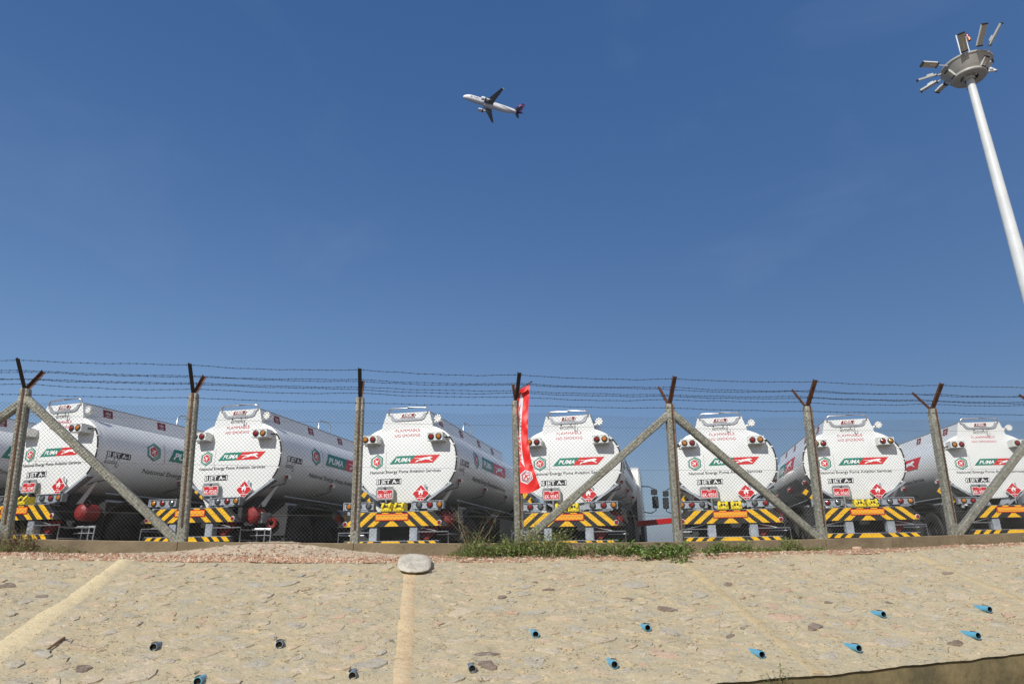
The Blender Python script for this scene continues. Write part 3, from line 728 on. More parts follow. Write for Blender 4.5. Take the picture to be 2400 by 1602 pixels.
    for x in (-.625, -.585): d.poly([(x, 1.695), (x + .022, 1.695), (x + .022, 1.79), (x, 1.79)], 1, .007)
    d.poly([(-.655, 1.685), (-.64, 1.685), (-.64, 1.80), (-.655, 1.80)], 1, .007)
    v, f = text2d('JET A-1', .12, .02, 0, 'LEFT', 1.0, width=.46); d.flat(v, f, 1, .007, (-.54, 1.70)); d.build('fuel_sign', ['ink', 'signwhite'], tank)
    d = Decal(rear); v, f = text2d('FLAMMABLE', .088, .0, 0, 'CENTER', 1.1, width=.56); d.flat(v, f, 0, .005, (.02, 2.795)); d.build('warning_lettering', ['textred'], tank); d = Decal(rear); v, f = text2d('NO SMOKING', .088, .0, 0, 'CENTER', 1.1, width=.58); d.flat(v, f, 0, .005, (.02, 2.68)); d.build('warning_lettering', ['textred'], tank)
    d = Decal(rear); v, f = text2d('မီးသတိပြု', .125, .006, 0, 'CENTER', 1.0, width=.40); d.flat(v, f, 0, .005, (.02, 2.915)); bur = d.build('burmese_warning', ['ink'], tank)
    # prints on the flanks
    for fl in (flankR, flankL):
        d = Decal(fl); emblem(d, 1.43, 2.35, .215, h=.007, res=.07); d.poly([(1.74, 2.12), (1.748, 2.12), (1.748, 2.56), (1.74, 2.56)], 3, .006, res=.08); d.build('side_emblem', ['green', 'brandred', 'signwhite', 'ink'], tank)
        d = Decal(fl); banner(d, 1.86, 2.20, 2.35, .30, .18, h=.007, res=.09); d.build('side_banner', ['green', 'brandred', 'signwhite'], tank)
        d = Decal(fl); v, f = text2d('National Energy Puma Aviation Services', .135, .006, 0, 'LEFT', 1.0, width=2.95); d.flat(v, f, 0, .006, (1.22, 1.86)); d.build('side_lettering', ['ink'], tank)
        d = Decal(fl); d.poly([(.22, 2.08), (.82, 2.08), (.82, 2.20), (.22, 2.20)], 0, .006, res=.08)
        for x in (.235, .28): d.poly([(x, 2.09), (x + .03, 2.09), (x + .03, 2.19), (x, 2.19)], 1, .010)
        v, f = text2d('JET A-1', .115, .02, 0, 'LEFT', 1.0, width=.44); d.flat(v, f, 1, .010, (.345, 2.098)); d.build('side_fuel_sign', ['ink', 'signwhite'], tank)
        d = Decal(fl); v, f = text2d('မီးသတိပြု', .12, .006, 0, 'LEFT', 1.0, width=.36); d.flat(v, f, 0, .006, (.2, 1.95)); d.build('side_burmese_warning', ['ink'], tank)
    # lamp boxes high on the head
    for s_, name in ((1, 'lamp_box'), (-1, 'lamp_box')):
        x0, x1 = (.555, .905) if s_ > 0 else (-.925, -.575)
        b = MB(); b.cbox((x0, -.27, 2.535), (x1, .05, 2.70), .006); b.box((x0 - .004, -.276, 2.696), (x1 + .004, -.1, 2.704)); b.box((x0 + .01, -.275, 2.532), (x1 - .01, -.2, 2.537), 1)
        bx = b.build('lamp_box', ['white', 'grey'], t, smooth=30)
        for u, k in (((.652, 'r'), (.820, 'a')) if s_ > 0 else ((-.838, 'a'), (-.668, 'r'))): lamp(bx, u, -.271, 2.617, .052, k)
    # black conduit round the rim
    for s_ in (1, -1):
        b = MB(); pts = [(s_ * .90, -.12, 2.62), (s_ * .93, -.06, 2.63)] if s_ > 0 else [(-.92, -.12, 2.60), (-.98, -.06, 2.57)]
        for k in range(26):
            th = R(34 - k * 4.35); c, q = math.cos(th), math.sin(th); e = 2.5 if q > 0 else 2.08
            r_ = .985
            pts.append((s_ * TA * r_ * abs(c) ** (2 / e), -.012, TV + TB * r_ * math.copysign(abs(q) ** (2 / e), q)))
        b.tube(pts, .015, 6, 0); 
        for p in pts[5::4]: b.box((p[0] - .022, -.032, p[2] - .014), (p[0] + .022, .01, p[2] + .014), 1)
        b.build('conduit', ['rubber', 'white'], t, smooth=60)
    # number plate holder
    b = MB(); hp = [(-.60, 1.36), (-.60, 1.575), (-.565, 1.63), (-.23, 1.63), (-.195, 1.575), (-.195, 1.36)]
    b.prism(hp, -.115, -.10, Y3); b.tube([(-.40, -.105, 1.6), (-.40, .02, 1.6)], .02, 6); b.box((-.52, -.10, 1.42), (-.50, .02, 1.45)); b.box((-.30, -.10, 1.42), (-.28, .02, 1.45))
    b.lathe([(.022, 0), (.022, .02), (0, .03)], (-.395, -.115, 1.595), (0, -1, 0), 8, 1)
    b.tube([(-.36, -.115, 1.36), (-.36, -.12, 1.1)], .022, 6, 0)
    hold = b.build('plate_holder', ['plate_grey', 'black'], t, smooth=30)
    # flammable liquid placard, standing on edge in a frame
    b = MB(); cx, cz, rr = .40, 1.47, .185
    D = lambda r_, y: [(cx + r_ * math.cos(a), y, cz + r_ * math.sin(a)) for a in (0, PI / 2, PI, 1.5 * PI)]
    b.prism([(cx + rr * 1.04, cz), (cx, cz + rr * 1.04), (cx - rr * 1.04, cz), (cx, cz - rr * 1.04)], -.10, -.085, Y3, 0)
    b.add(D(rr * .97, -.102), [(3, 2, 1, 0)], 1)
    for y0_, y1_ in ((.052, .062), (-.098, -.088)):
        wd = lambda z: rr * .95 - abs(z); b.add([(cx - wd(y0_), -.104, cz + y0_), (cx + wd(y0_), -.104, cz + y0_), (cx + wd(y1_), -.104, cz + y1_), (cx - wd(y1_), -.104, cz + y1_)], [(0, 1, 2, 3)], 0)
    fl_ = [(-.045, -.03), (-.05, .015), (-.028, .045), (-.012, .03), (-.002, .105), (.022, .06), (.034, .03), (.046, .045), (.05, .01), (.04, -.032), (.012, -.045), (.020, -.02), (.008, .008), (-.012, .0), (-.018, -.022), (-.012, -.045)]
    tri = tessellate_polygon([[Vector((x, y, 0)) for x, y in fl_]]); b.add([(cx + x, -.106, cz + y + .012) for x, y in fl_], [tuple(q) for q in tri], 0)
    b.box((cx - .035, -.106, cz - .065), (cx + .035, -.1035, cz - .057), 0)
    v, f = text2d('3', .05, .01, 0, 'CENTER'); b.add([(cx + x, -.106, cz - .148 + y) for x, y in v], f, 0)
    b.tube([(cx - .02, -.085, cz + .1), (cx - .02, .0, cz + .1)], .012, 6, 2); b.tube([(cx, -.085, cz - .17), (cx, -.085, 1.16)], .010, 6, 2)
    b.box((cx + .06, -.084, cz + .09), (cx + .10, -.075, cz + .19), 2)
    b.build('hazard_placard', ['signwhite', 'red', 'galv'], t)
    # saddle brackets under the rear head
    for s_ in (-1, 1):
        b = MB(); P_ = [(s_ * 1.06, 1.66), (s_ * .94, 1.70), (s_ * .62, 1.43), (s_ * .16, 1.27), (s_ * .10, 1.14), (s_ * .26, 1.13)]
        if s_ < 0: P_ = P_[::-1]
        b.prism(P_, .06, .10, Y3); Q = [(s_ * 1.06, 1.66), (s_ * 1.02, 1.69), (s_ * .22, 1.16), (s_ * .26, 1.13)]
        if s_ < 0: Q = Q[::-1]
        b.prism(Q, -.05, .10, Y3)
        for k in range(6): b.lathe([(.012, 0), (.012, .01), (0, .012)], (s_ * (.25 + k * .13), .058, 1.24 + k * .08), (0, -1, 0), 6)
        b.build('saddle_bracket', 'galv', t)
    b = MB(); b.prism([(.92, 1.55), (.98, 1.57), (.70, 1.14), (.55, 1.14)], .24, .27, Y3); b.build('tank_support', 'white', t)
    b = MB(); b.prism([(-.92, 1.55), (-.98, 1.57), (-.70, 1.14), (-.55, 1.14)][::-1], .24, .27, Y3); b.build('tank_support', 'white', t)
    # low lamp bars
    for s_ in (1, -1):
        x0, x1 = (.40, 1.05) if s_ > 0 else (-1.13, -.48)
        b = MB(); b.cbox((x0, -.20, 1.155), (x1, -.10, 1.315), .005); b.box((x0, -.225, 1.30), (x1, -.10, 1.312)); b.box((x0 - .02, -.21, 1.15), (x0, -.09, 1.32), 0); b.box((x1, -.21, 1.15), (x1 + .02, -.09, 1.32), 1)
        b.box((x0 + .06, -.16, 1.06), (x0 + .12, -.12, 1.16), 0); b.box((x1 - .3, -.26, 1.125), (x1 - .08, -.14, 1.143), 0)
        bx = b.build('lamp_bar', ['galv', 'plate_grey'], t, smooth=30)
        for u, k in (((.545, 'c'), (.775, 'r'), (.985, 'a')) if s_ > 0 else ((-.575, 'c'), (-.80, 'r'), (-1.02, 'a'))): lamp(bx, u, -.202, 1.232, .052, k)
    # yellow wheel chocks on the bumper
    for x in (-.245, .035):
        b = MB(); P_ = [(-.33, 1.105), (-.335, 1.15), (-.25, 1.265), (-.13, 1.27), (-.11, 1.105)]
        b.prism(P_, x, x + .225, X3)
        for k in range(4): b.box((x + .02 + k * .05, -.345, 1.12), (x + .04 + k * .05, -.33, 1.15))
        b.prism([(-.348, 1.17), (-.36, 1.20), (-.29, 1.285), (-.27, 1.275)], x + .015, x + .06, X3); b.prism([(-.348, 1.17), (-.36, 1.20), (-.29, 1.285), (-.27, 1.275)], x + .165, x + .21, X3)
        b.box((x + .07, -.325, 1.185), (x + .10, -.29, 1.235), 1); b.box((x + .125, -.325, 1.185), (x + .155, -.29, 1.235), 1)
        b.box((x + .01, -.23, 1.270), (x + .215, -.215, 1.285), 1)
        b.build('wheel_chock', ['chock', 'black'], t, smooth=20)
    # striped bumper
    hull = [(-1.22, .805), (1.22, .805), (.88, 1.10), (-.88, 1.10)]
    b = MB(); b.prism(hull, -.30, -.22, Y3, 0); b.box((-.87, -.22, 1.085), (.87, -.05, 1.10), 1); b.box((-.90, -.306, 1.098), (.90, -.20, 1.106), 1)
    bump = b.build('bumper', ['black', 'galv'], t)
    b = MB()
    def stripes(hull, z0, z1, sh, wid, per, u0, y, count):
        for sg in (1, -1):
            for k in range(count):
                a0 = u0 + k * per; P_ = [(a0 + sh, z0), (a0 + sh + wid, z0), (a0 + wid, z1), (a0, z1)]
                if sg < 0: P_ = [(-x, z) for x, z in P_][::-1]
                P_ = clip(P_, hull)
                if len(P_) > 2: b.add([(x, y, z) for x, z in P_], [tuple(range(len(P_)))], 0)
    hull2 = [(-1.20, .812), (1.20, .812), (.872, 1.094), (-.872, 1.094)]
    stripes(hull2, .812, 1.094, .33, .145, .272, .055, -.304, 4)
    P_ = clip([(-.16, .812), (.16, .812), (.04, .915), (-.04, .915)], hull2); b.add([(x, -.304, z) for x, z in P_], [tuple(range(len(P_)))], 0)
    b.build('warning_stripes', 'yellow', bump)
    b = MB(); b.prism([(-.365, .925), (.365, .925), (.365, 1.065), (-.365, 1.065)], -.316, -.305, Y3, 0); b.box((-.345, -.320, .942), (.345, -.3165, 1.048), 1); b.build('marker_board', ['red', 'orange'], bump)
    for x in (-1.03, 1.03):
        b = MB(); b.lathe([(.047, 0), (.047, .016), (.041, .02)], (x, -.304, .875), (0, -1, 0), 16, 0); b.lathe([(.043, .018), (.03, .024), (0, .026)], (x, -.304, .875), (0, -1, 0), 16, 1); b.build('reflector', ['signwhite', 'lensred'], bump, smooth=40)
    for x in (-.50, .38):
        b = MB(); b.cbox((x, -.27, .46), (x + .17, -.10, .80), .008); b.box((x - .015, -.20, .56), (x, -.1, .80)); b.build('bumper_leg', 'galv', t)
    hl = [(-1.12, .425), (1.12, .425), (1.02, .525), (-1.02, .525)]
    b = MB(); b.prism(hl, -.32, -.22, Y3, 0); b.box((-1.03, -.322, .523), (1.03, -.22, .532), 1); low = b.build('lower_bumper', ['black', 'galv'], t)
    b = MB(); stripes([(-1.10, .43), (1.10, .43), (1.01, .521), (-1.01, .521)], .43, .521, .095, .125, .225, .36, -.324, 3)
    b.add([(x, -.324, z) for x, z in [(-.22 - .06, .43), (.28, .43), (.18, .521), (-.18, .521)]], [(0, 1, 2, 3)]); b.build('warning_stripes', 'yellow', low)
    # pipe racks each side
    for s_ in (1, -1):
        b = MB(); b.tube([(s_ * .52, -.24, .70), (s_ * 1.20, -.24, .70), (s_ * 1.20, -.24, .38)], .014, 6); b.tube([(s_ * 1.20, -.24, .66), (s_ * 1.20, .7, .66), (s_ * 1.20, .7, .38)], .014, 6)
        b.tube([(s_ * .55, -.22, .80), (s_ * .95, -.24, .71)], .009, 5); b.tube([(s_ * 1.20, -.24, .45), (s_ * 1.20, .7, .45)], .012, 6); b.tube([(s_ * .80, .2, .66), (s_ * 1.2, .2, .66)], .012, 6)
        b.build('pipe_rack', 'alu', t, smooth=60)
    # hose reel, guard, hose box on the right
    b = MB(); b.lathe([(0, -.05), (.10, -.04), (.155, .0), (.17, .03), (.17, .30), (.15, .34), (0, .35)], (1.05, .02, .95), (0, 1, 0), 12, 0)
    b.lathe([(.06, -.01), (.07, .05)], (1.2, -.0, 1.12), (0, 1, 0), 10, 1)
    b.build('hose_reel', ['reelred', 'black'], t, smooth=20)
    b = MB(); b.prism([(.50, .72), (.62, .80), (.88, .80), (.86, .72), (.68, .55), (.60, .55)], -.05, .05, Y3); b.build('valve_guard', 'reelred', t)
    b = MB(); b.cbox((1.20, .12, .80), (1.42, .6, 1.02), .01); b.build('hose_box', 'plate_grey', t)
    b = MB(); b.lathe([(.05, 0), (.11, -.01), (.12, .05), (.10, .1)], (1.53, .3, .80), (0, 1, 0), 18); b.tube([(1.53, .3, .72), (1.50, .32, .64)], .05, 8, 0, r2=.02); b.build('hose_coupling', 'reelred', t, smooth=40)
    b = MB()
    for z in (.55, .66): b.tube([(1.2, .1, z), (1.62, .2, z)], .013, 6)
    for x in (1.3, 1.48, 1.62): b.tube([(x, .18, .70), (x, .18, .36)], .013, 6)
    b.tube([(1.2, .15, .68), (1.62, .2, .68)], .013, 6); b.build('coupling_rack', 'alu', t, smooth=60)
    # mudguard corners with stripes
    for s_ in (-1,):
        b = MB(); A_ = Vector((s_ * 1.13, 1.56)); B_ = Vector((s_ * .70, 1.22)); dr = (B_ - A_).normalized(); nm = Vector((-dr.y, dr.x)) * .065
        L_ = (B_ - A_).length
        for k in range(6):
            p, q = A_ + dr * L_ * k / 6, A_ + dr * L_ * (k + 1) / 6
            poly = [tuple(p - nm), tuple(q - nm), tuple(q + nm), tuple(p + nm)]
            b.prism(poly if s_ < 0 else poly[::-1], .36, .40, Y3, k % 2)
        b.build('striped_guard', ['yellow', 'black'], t)
    # running gear
    b = MB()
    for s_ in (-1, 1): b.box((s_ * .43 - .045, -.18, .82), (s_ * .43 + .045, 8.3, 1.10)); b.box((s_ * .43 - .12, .1, 1.1), (s_ * .43 + .12, 6.2, 1.34))
    for w in (.0, 1.9, 3.4, 5.2, 6.6): b.box((-.4, w, .84), (.4, w + .12, 1.06))
    b.box((-.95, .55, .62), (.95, .57, 1.25)); b.box((-1.12, 3.4, .5), (1.12, 5.6, 1.12)); b.tube([(0, .6, .6), (0, 6.4, .75)], .06, 8)
    for w in (1.05, 2.4, 7.2): b.tube([(-1.0, w, .5), (1.0, w, .5)], .07, 8)
    b.tube([(-.3, .3, .62), (.3, .3, .62)], .12, 12)
    b.build('chassis', 'dark', t)
    for s_ in (-1, 1):
        b = MB(); b.box((s_ * .82 - .33, .42, .18), (s_ * .82 + .33, .435, 1.18)); b.build('mud_flap', 'rubber', t)
        b = MB(); n_ = 14; pts = []
        for k in range(n_ + 1): a = PI * k / n_; pts.append((1.72 - 1.35 * math.cos(a), .55 + .75 * math.sin(a) ** .5))
        inner = [(x, z - .015) for x, z in pts]
        for k in range(n_): b.add([(s_ * .48, *pts[k]), (s_ * 1.17, *pts[k]), (s_ * 1.17, *pts[k + 1]), (s_ * .48, *pts[k + 1])], [(0, 1, 2, 3)]); b.add([(s_ * 1.17, *pts[k]), (s_ * 1.17, pts[k][0], pts[k][1] - .06), (s_ * 1.17, pts[k + 1][0], pts[k + 1][1] - .06), (s_ * 1.17, *pts[k + 1])], [(0, 1, 2, 3)])
        b.build('mudguard', 'black', t)
    for w, dual in ((1.05, 1), (2.4, 1), (7.2, 0)):
        for s_ in (-1, 1):
            b = MB(); prof = [(.28, -.14), (.42, -.15), (.49, -.13), (.51, -.09), (.51, .09), (.49, .13), (.42, .15), (.28, .14)]
            b.lathe(prof, (s_ * 1.02, w, .51), (1, 0, 0), 28)
            if dual: b.lathe(prof, (s_ * .69, w, .51), (1, 0, 0), 28)
            wh = b.build('wheel', 'rubber', t, smooth=30)
            b = MB(); b.lathe([(.285, .10), (.27, .04), (.16, .02), (.13, .08), (.0, .10)], (s_ * 1.04, w, .51), (s_, 0, 0), 24); b.build('rim', 'dark', wh, smooth=30)
    # side lockers, pipes and marker lamps
    for s_ in (-1, 1):
        b = MB(); b.cbox((s_ * 1.13 - .1, 3.6, .55), (s_ * 1.13 + .02, 5.5, 1.15), .01); b.build('side_locker', 'plate_grey', t)
        b = MB(); b.tube([(s_ * 1.05, .5, 1.20), (s_ * 1.05, 3.5, 1.20)], .03, 8); b.tube([(s_ * 1.0, .5, 1.36), (s_ * 1.0, 6, 1.36)], .02, 8); b.build('side_pipe', 'grey', t, smooth=60)
        for w in (.38, 2.35, 4.4):
            b = MB(); uu = s_ * (flank_u(1.76) + .02); b.box((min(uu, uu + s_ * .06), w - .02, 1.72), (max(uu, uu + s_ * .06), w + .10, 1.80), 0); q = uu + s_ * .03; b.box((q - .035, w - .035, 1.73), (q + .035, w - .021, 1.79), 1)
            b.tube([(uu - s_ * .02, w + .05, 1.72), (uu - s_ * .02, w, 1.62), (s_ * .80, w - .2, 1.52)], .012, 5, 2)
            b.build('side_marker_lamp', ['white', 'lensred', 'black'], t)
        b = MB(); uu = s_ * 1.10; c_ = (2.75, 1.02); b.add([(uu, c_[0] + .17, c_[1]), (uu, c_[0], c_[1] + .17), (uu, c_[0] - .17, c_[1]), (uu, c_[0], c_[1] - .17)], [(0, 1, 2, 3)], 0)
        b.add([(uu, c_[0] + .25, .92), (uu, c_[0] + .5, .92), (uu, c_[0] + .5, 1.10), (uu, c_[0] + .25, 1.10)], [(0, 1, 2, 3)], 1)
        b.add([(uu - s_ * .01, c_[0] - .25, .85), (uu - s_ * .01, c_[0] + .6, .85), (uu - s_ * .01, c_[0] + .6, 1.2), (uu - s_ * .01, c_[0] - .25, 1.2)], [(0, 1, 2, 3)], 2)
        b.build('side_placard', ['red', 'orange', 'plate_grey'], t)
    # cab
    b = MB(); cp = [(6.45, .85), (6.45, 2.55), (6.55, 2.80), (6.75, 2.88), (7.9, 2.86), (8.15, 2.75), (8.42, 1.75), (8.45, .55), (7.85, .5), (7.78, .85), (7.5, 1.08), (6.9, 1.08), (6.62, .85)]
    tri = tessellate_polygon([[Vector((x, y, 0)) for x, y in cp]]); nn = len(cp); rings = ((-1.24, .94), (-1.19, 1), (1.19, 1), (1.24, .94)); c0 = (7.4, 1.75)
    for u, sc_ in rings: b.v += [(u, c0[0] + (a - c0[0]) * sc_, c0[1] + (z - c0[1]) * sc_) for a, z in cp]
    b.f = [(r_ * nn + i, r_ * nn + (i + 1) % nn, (r_ + 1) * nn + (i + 1) % nn, (r_ + 1) * nn + i) for r_ in range(3) for i in range(nn)] + [tuple(q) for q in tri] + [tuple(3 * nn + i for i in q) for q in tri]; b.m = [0] * len(b.f)
    cab = b.build('cab', 'white', t, smooth=35)
    for s_ in (-1, 1):
        b = MB(); b.prism([(6.95, 1.85), (8.15, 1.80), (7.98, 2.55), (6.95, 2.60)], s_ * 1.235, s_ * 1.247, X3); b.build('door_window', 'glass', cab)
        b = MB(); b.box((min(s_ * 1.243, s_ * 1.262), 7.02, 1.62), (max(s_ * 1.243, s_ * 1.262), 7.18, 1.66)); b.build('door_handle', 'black', cab)
    b = MB(); b.add([(-1.1, 8.40, 1.85), (1.1, 8.40, 1.85), (1.05, 8.19, 2.66), (-1.05, 8.19, 2.66)], [(0, 1, 2, 3)]); b.build('windscreen', 'glass', cab)
    b = MB(); b.box((-1.1, 6.40, .7), (1.1, 6.46, 2.4)); b.box((-1.265, 6.42, .45), (-1.17, 8.3, 1.22)); b.box((1.17, 6.42, .45), (1.265, 8.3, 1.22)); b.box((-.9, 8.44, .6), (.9, 8.48, 1.3)); b.build('cab_trim', 'black', cab)
    for s_ in (-1, 1):
        b = MB(); b.tube([(s_ * 1.22, 8.05, 2.42), (s_ * 1.45, 7.98, 2.40), (s_ * 1.62, 7.9, 2.30), (s_ * 1.62, 7.9, 1.62), (s_ * 1.45, 7.95, 1.55), (s_ * 1.24, 8.1, 1.60)], .018, 6)
        b.cbox((s_ * 1.62 - .10, 7.84, 1.70), (s_ * 1.62 + .10, 7.93, 2.08), .02); b.cbox((s_ * 1.60 - .10, 7.84, 2.12), (s_ * 1.60 + .10, 7.93, 2.30), .02)
        b.build('mirror', 'black', t, smooth=40)
    return t

def kids(o): return [c for c in COL.objects if c.parent == o]
PARTS = {}
def index():
    PARTS.clear()
    for o in COL.objects:
        if o.parent: PARTS.setdefault(o.parent.name, []).append(o)
def copy_tree(o, parent=None):
    c = o.copy(); COL.objects.link(c); c.parent = parent
    for ch in PARTS.get(o.name, []): copy_tree(ch, c)
    return c
def base(n): return n.split('.')[0]
proto = make_truck(); index()
info = [(None, 'white fuel tanker cut off by the left edge, only its green lettered flank showing', 0, 0),
        ('6K-9049', 'white aviation fuel tanker with number plate 6K-9049, leftmost with its rear in view', -.38, 0),
        ('6K-9038', 'white aviation fuel tanker with number plate 6K-9038 and a fully exposed red hose reel', -.66, 0),
        ('6K-9037', 'white aviation fuel tanker with number plate 6K-9037, seen whole between second and third posts', -.13, 0),
        ('6K-9047', 'white aviation fuel tanker with number plate 6K-9047, right beside the red banner', -.05, 0),
        ('6K-9056', 'white aviation fuel tanker with number plate 6K-9056, behind the right post that carries two braces', 0, 0),
        ('6K-9060', 'white aviation fuel tanker with number plate 6K-9060, second from the right of the row', .04, 0),
        ('6K-9043', 'white aviation fuel tanker with number plate 6K-9043, rightmost and partly outside the picture', .15, 0)]
trees = [proto] + [copy_tree(proto) for _ in range(7)]
index()
SHIFT = {'bumper', 'lower_bumper', 'lamp_bar', 'wheel_chock', 'bumper_leg', 'pipe_rack', 'hose_reel', 'valve_guard', 'hose_box', 'hose_coupling', 'coupling_rack'}
for i, (tk, (num, lab, off, _), (X, Y, Z, a)) in enumerate(zip(trees, info, TRUCKS)):
    tk.location = (X, Y, Z); tk.rotation_euler = (0, 0, -a)
    tag(tk, lab, 'fuel tanker', 'fuel tankers parked in a row behind the fence')
    for c in list(PARTS[tk.name]):
        bn = base(c.name)
        if bn in SHIFT: c.location.x += off
        if bn == 'hose_reel': c.location.x += {1: .30, 2: .17}.get(i, -.07)
        if bn == 'wheel_chock' and i in (0, 2, 7): bpy.data.objects.remove(c); continue
        if (bn in ('hose_box', 'hose_coupling') and i != 2) or (bn == 'coupling_rack' and i not in (1, 2)): bpy.data.objects.remove(c); continue
        if bn == 'tank' and i == 3:
            for g in list(PARTS[c.name]):
                if base(g.name) == 'burmese_warning': bpy.data.objects.remove(g)
        if bn == 'plate_holder' and num:
            b = MB(); b.box((-.565, -.1185, 1.385), (-.225, -.1155, 1.565), 0); b.box((-.557, -.1195, 1.393), (-.233, -.1186, 1.557), 1)
            v, f = text2d('YGN', .046, .004, 0, 'CENTER', 1.1); b.add([(-.395 + x, -.1205, 1.516 + y) for x, y in v], f, 0)
            v, f = text2d(num, .118, .004, 0, 'CENTER', 1.0, width=.295); b.add([(-.395 + x, -.1205, 1.408 + y) for x, y in v], f, 0)
            b.build('number_plate', ['signwhite', 'red'], c)

# ------------------------------------------------------------------ red barrier between two tankers
b = MB(); root = empty('barrier', (4.0, 19, yard_z(4.0))); tag(root, 'red barrier board low behind the gap between two tankers', 'barrier')
b.cbox((-1.9, -.03, .99), (1.9, .03, 1.14), .01, 0)
o = b.build('board', 'red', root); o.rotation_euler = (0, R(-5), R(8)) 
for x in (-1.7, 1.7): b = MB(); b.box((x - .04, .04, 0), (x + .04, .10, 1.1)); b.build('post', 'galv', root)
# ------------------------------------------------------------------ feather banner
def sp(pts, t):
    t = max(0, min(1, t)) * (len(pts) - 1); i = min(int(t), len(pts) - 2); return Vector(pts[i]).lerp(Vector(pts[i + 1]), t - i)
FL = [(.081, 2.361), (.061, 2.104), (.059, 1.82), (.067, 1.464), (.083, 1.177), (.098, .874)]
FR = [(.262, 2.46), (.236, 2.15), (.222, 1.83), (.222, 1.65), (.25, 1.38), (.307, 1.163), (.378, .945)]
def cat_(pts, t):
    n_ = len(pts) - 1; x = t * n_; i = min(int(x), n_ - 1); f = x - i; g = lambda k: Vector(pts[max(0, min(n_, k))])
    p0, p1, p2, p3 = g(i - 1), g(i), g(i + 1), g(i + 2)
    return .5 * ((2 * p1) + (p2 - p0) * f + (2 * p0 - 5 * p1 + 4 * p2 - p3) * f * f + (3 * p1 - p0 - 3 * p2 + p3) * f ** 3)
def flag(s, t, h=0):
    l = cat_(FL, t); r = cat_(FR, t); p = l.lerp(r, s); 
    y = .020 * math.sin(s * 3.0 + t * 3) + .006 * math.sin(t * 55 + s * 9) * s * s + .008 * math.sin(t * 23 - s * 4) * (.3 + s) - .05 * t * s
    sagz = -.03 * math.sin(PI * s) * max(0, t - .85) / .15
    return Vector((p.x - .14, y - h - .0, p.y + sagz - .2))
fb = empty('feather_banner', (.14, 9.40, .2)); tag(fb, 'tall red feather banner with white lettering hung beside the fourth fence post', 'banner')
b = MB(); nu, nv = 17, 120
b.v = [tuple(flag(i / (nu - 1), j / (nv - 1))) for j in range(nv) for i in range(nu)]
b.f = [(j * nu + i, j * nu + i + 1, (j + 1) * nu + i + 1, (j + 1) * nu + i) for j in range(nv - 1) for i in range(nu - 1)]; b.m = [0] * len(b.f)
cloth = b.build('cloth', 'flag', fb, smooth=180)
# white printed panel: narrow parallelogram with upright lettering; coordinates a across, c down
def fmap(a, c, h): return tuple(flag(a, c, h))
d = Decal(fmap)
def fpoly(pts, m, h, n=12):
    d.poly(pts, m, h, res=.05)
fpoly([(.28, .055), (.52, .125), (.52, .15), (.40, .36), (.36, .50), (.38, .60), (.44, .765), (.18, .69), (.05, .55), (.03, .42), (.08, .25)], 0, .004)
def rotprint(v, f, a0, c0, sa, sc_, m):   # text running up the cloth: x -> up, y -> to the left
    d.flat([(a0 - y * sa, c0 - x * sc_) for x, y in v], f, m, .007)
v, f = text2d('PUMA', 1, .03, .3, 'LEFT', 1.0, width=1)
rotprint([(x, y) for x, y in v], f, .30, .695, .235, .215, 1)
d.flat([(.34 - y * .2, .40 - x * .235) for x, y in CAT], [tuple(q) for q in tessellate_polygon([[Vector((x, y, 0)) for x, y in CAT]])], 1, .007)
d.flat([(.07, .475), (.085, .47), (.40, .44), (.39, .445)], [(0, 1, 2, 3)], 1, .008)
d.build('white_print', ['flagwhite', 'flag'], cloth)
d = Decal(lambda a, c, h: fmap(.43 + a / .215, .855 - c / 1.47, h))
for r0, r1 in ((.098, .0),): d.poly(hexpts(.088), 0, .004, res=.03)
for r0, r1, a0, a1 in ((.076, .068, 0, 3), (.069, .061, 3, 6), (.056, .048, 0, 6)):
    for i in range(a0, a1):
        A_, B_ = hexpts(r0), hexpts(r1); j, k = i % 6, (i + 1) % 6; d.flat([A_[j], A_[k], B_[k], B_[j]], [(0, 1, 2, 3)], 2, .007)
d.poly(JETICON, 1, .007, sc=.042, rot=R(25)); d.build('emblem', ['flagwhite', 'flag', 'darkred'], cloth)
d = Decal(fmap); d.flat([(.02, .748), (.98, .742), (.98, .745), (.02, .751)], [(0, 1, 2, 3)], 0, .004); d.build('seam', ['flagwhite'], cloth)
b = MB(); b.tube([(-.10, .03, -.2 - .02), (-.08, .035, .6), (-.085, .035, 1.4), (-.075, .03, 2.17), (.10, 0, 2.265), (.138, 0, 2.285)], .0085, 8)
b.tube([(-.03, .05, -.22), (-.03, .045, .70)], .0085, 8); b.lathe([(0, -.016), (.014, -.008), (.014, .008), (0, .016)], (.142, 0, 2.288), (0, 0, 1), 10)
b.build('pole', 'lampdark', fb, smooth=60)

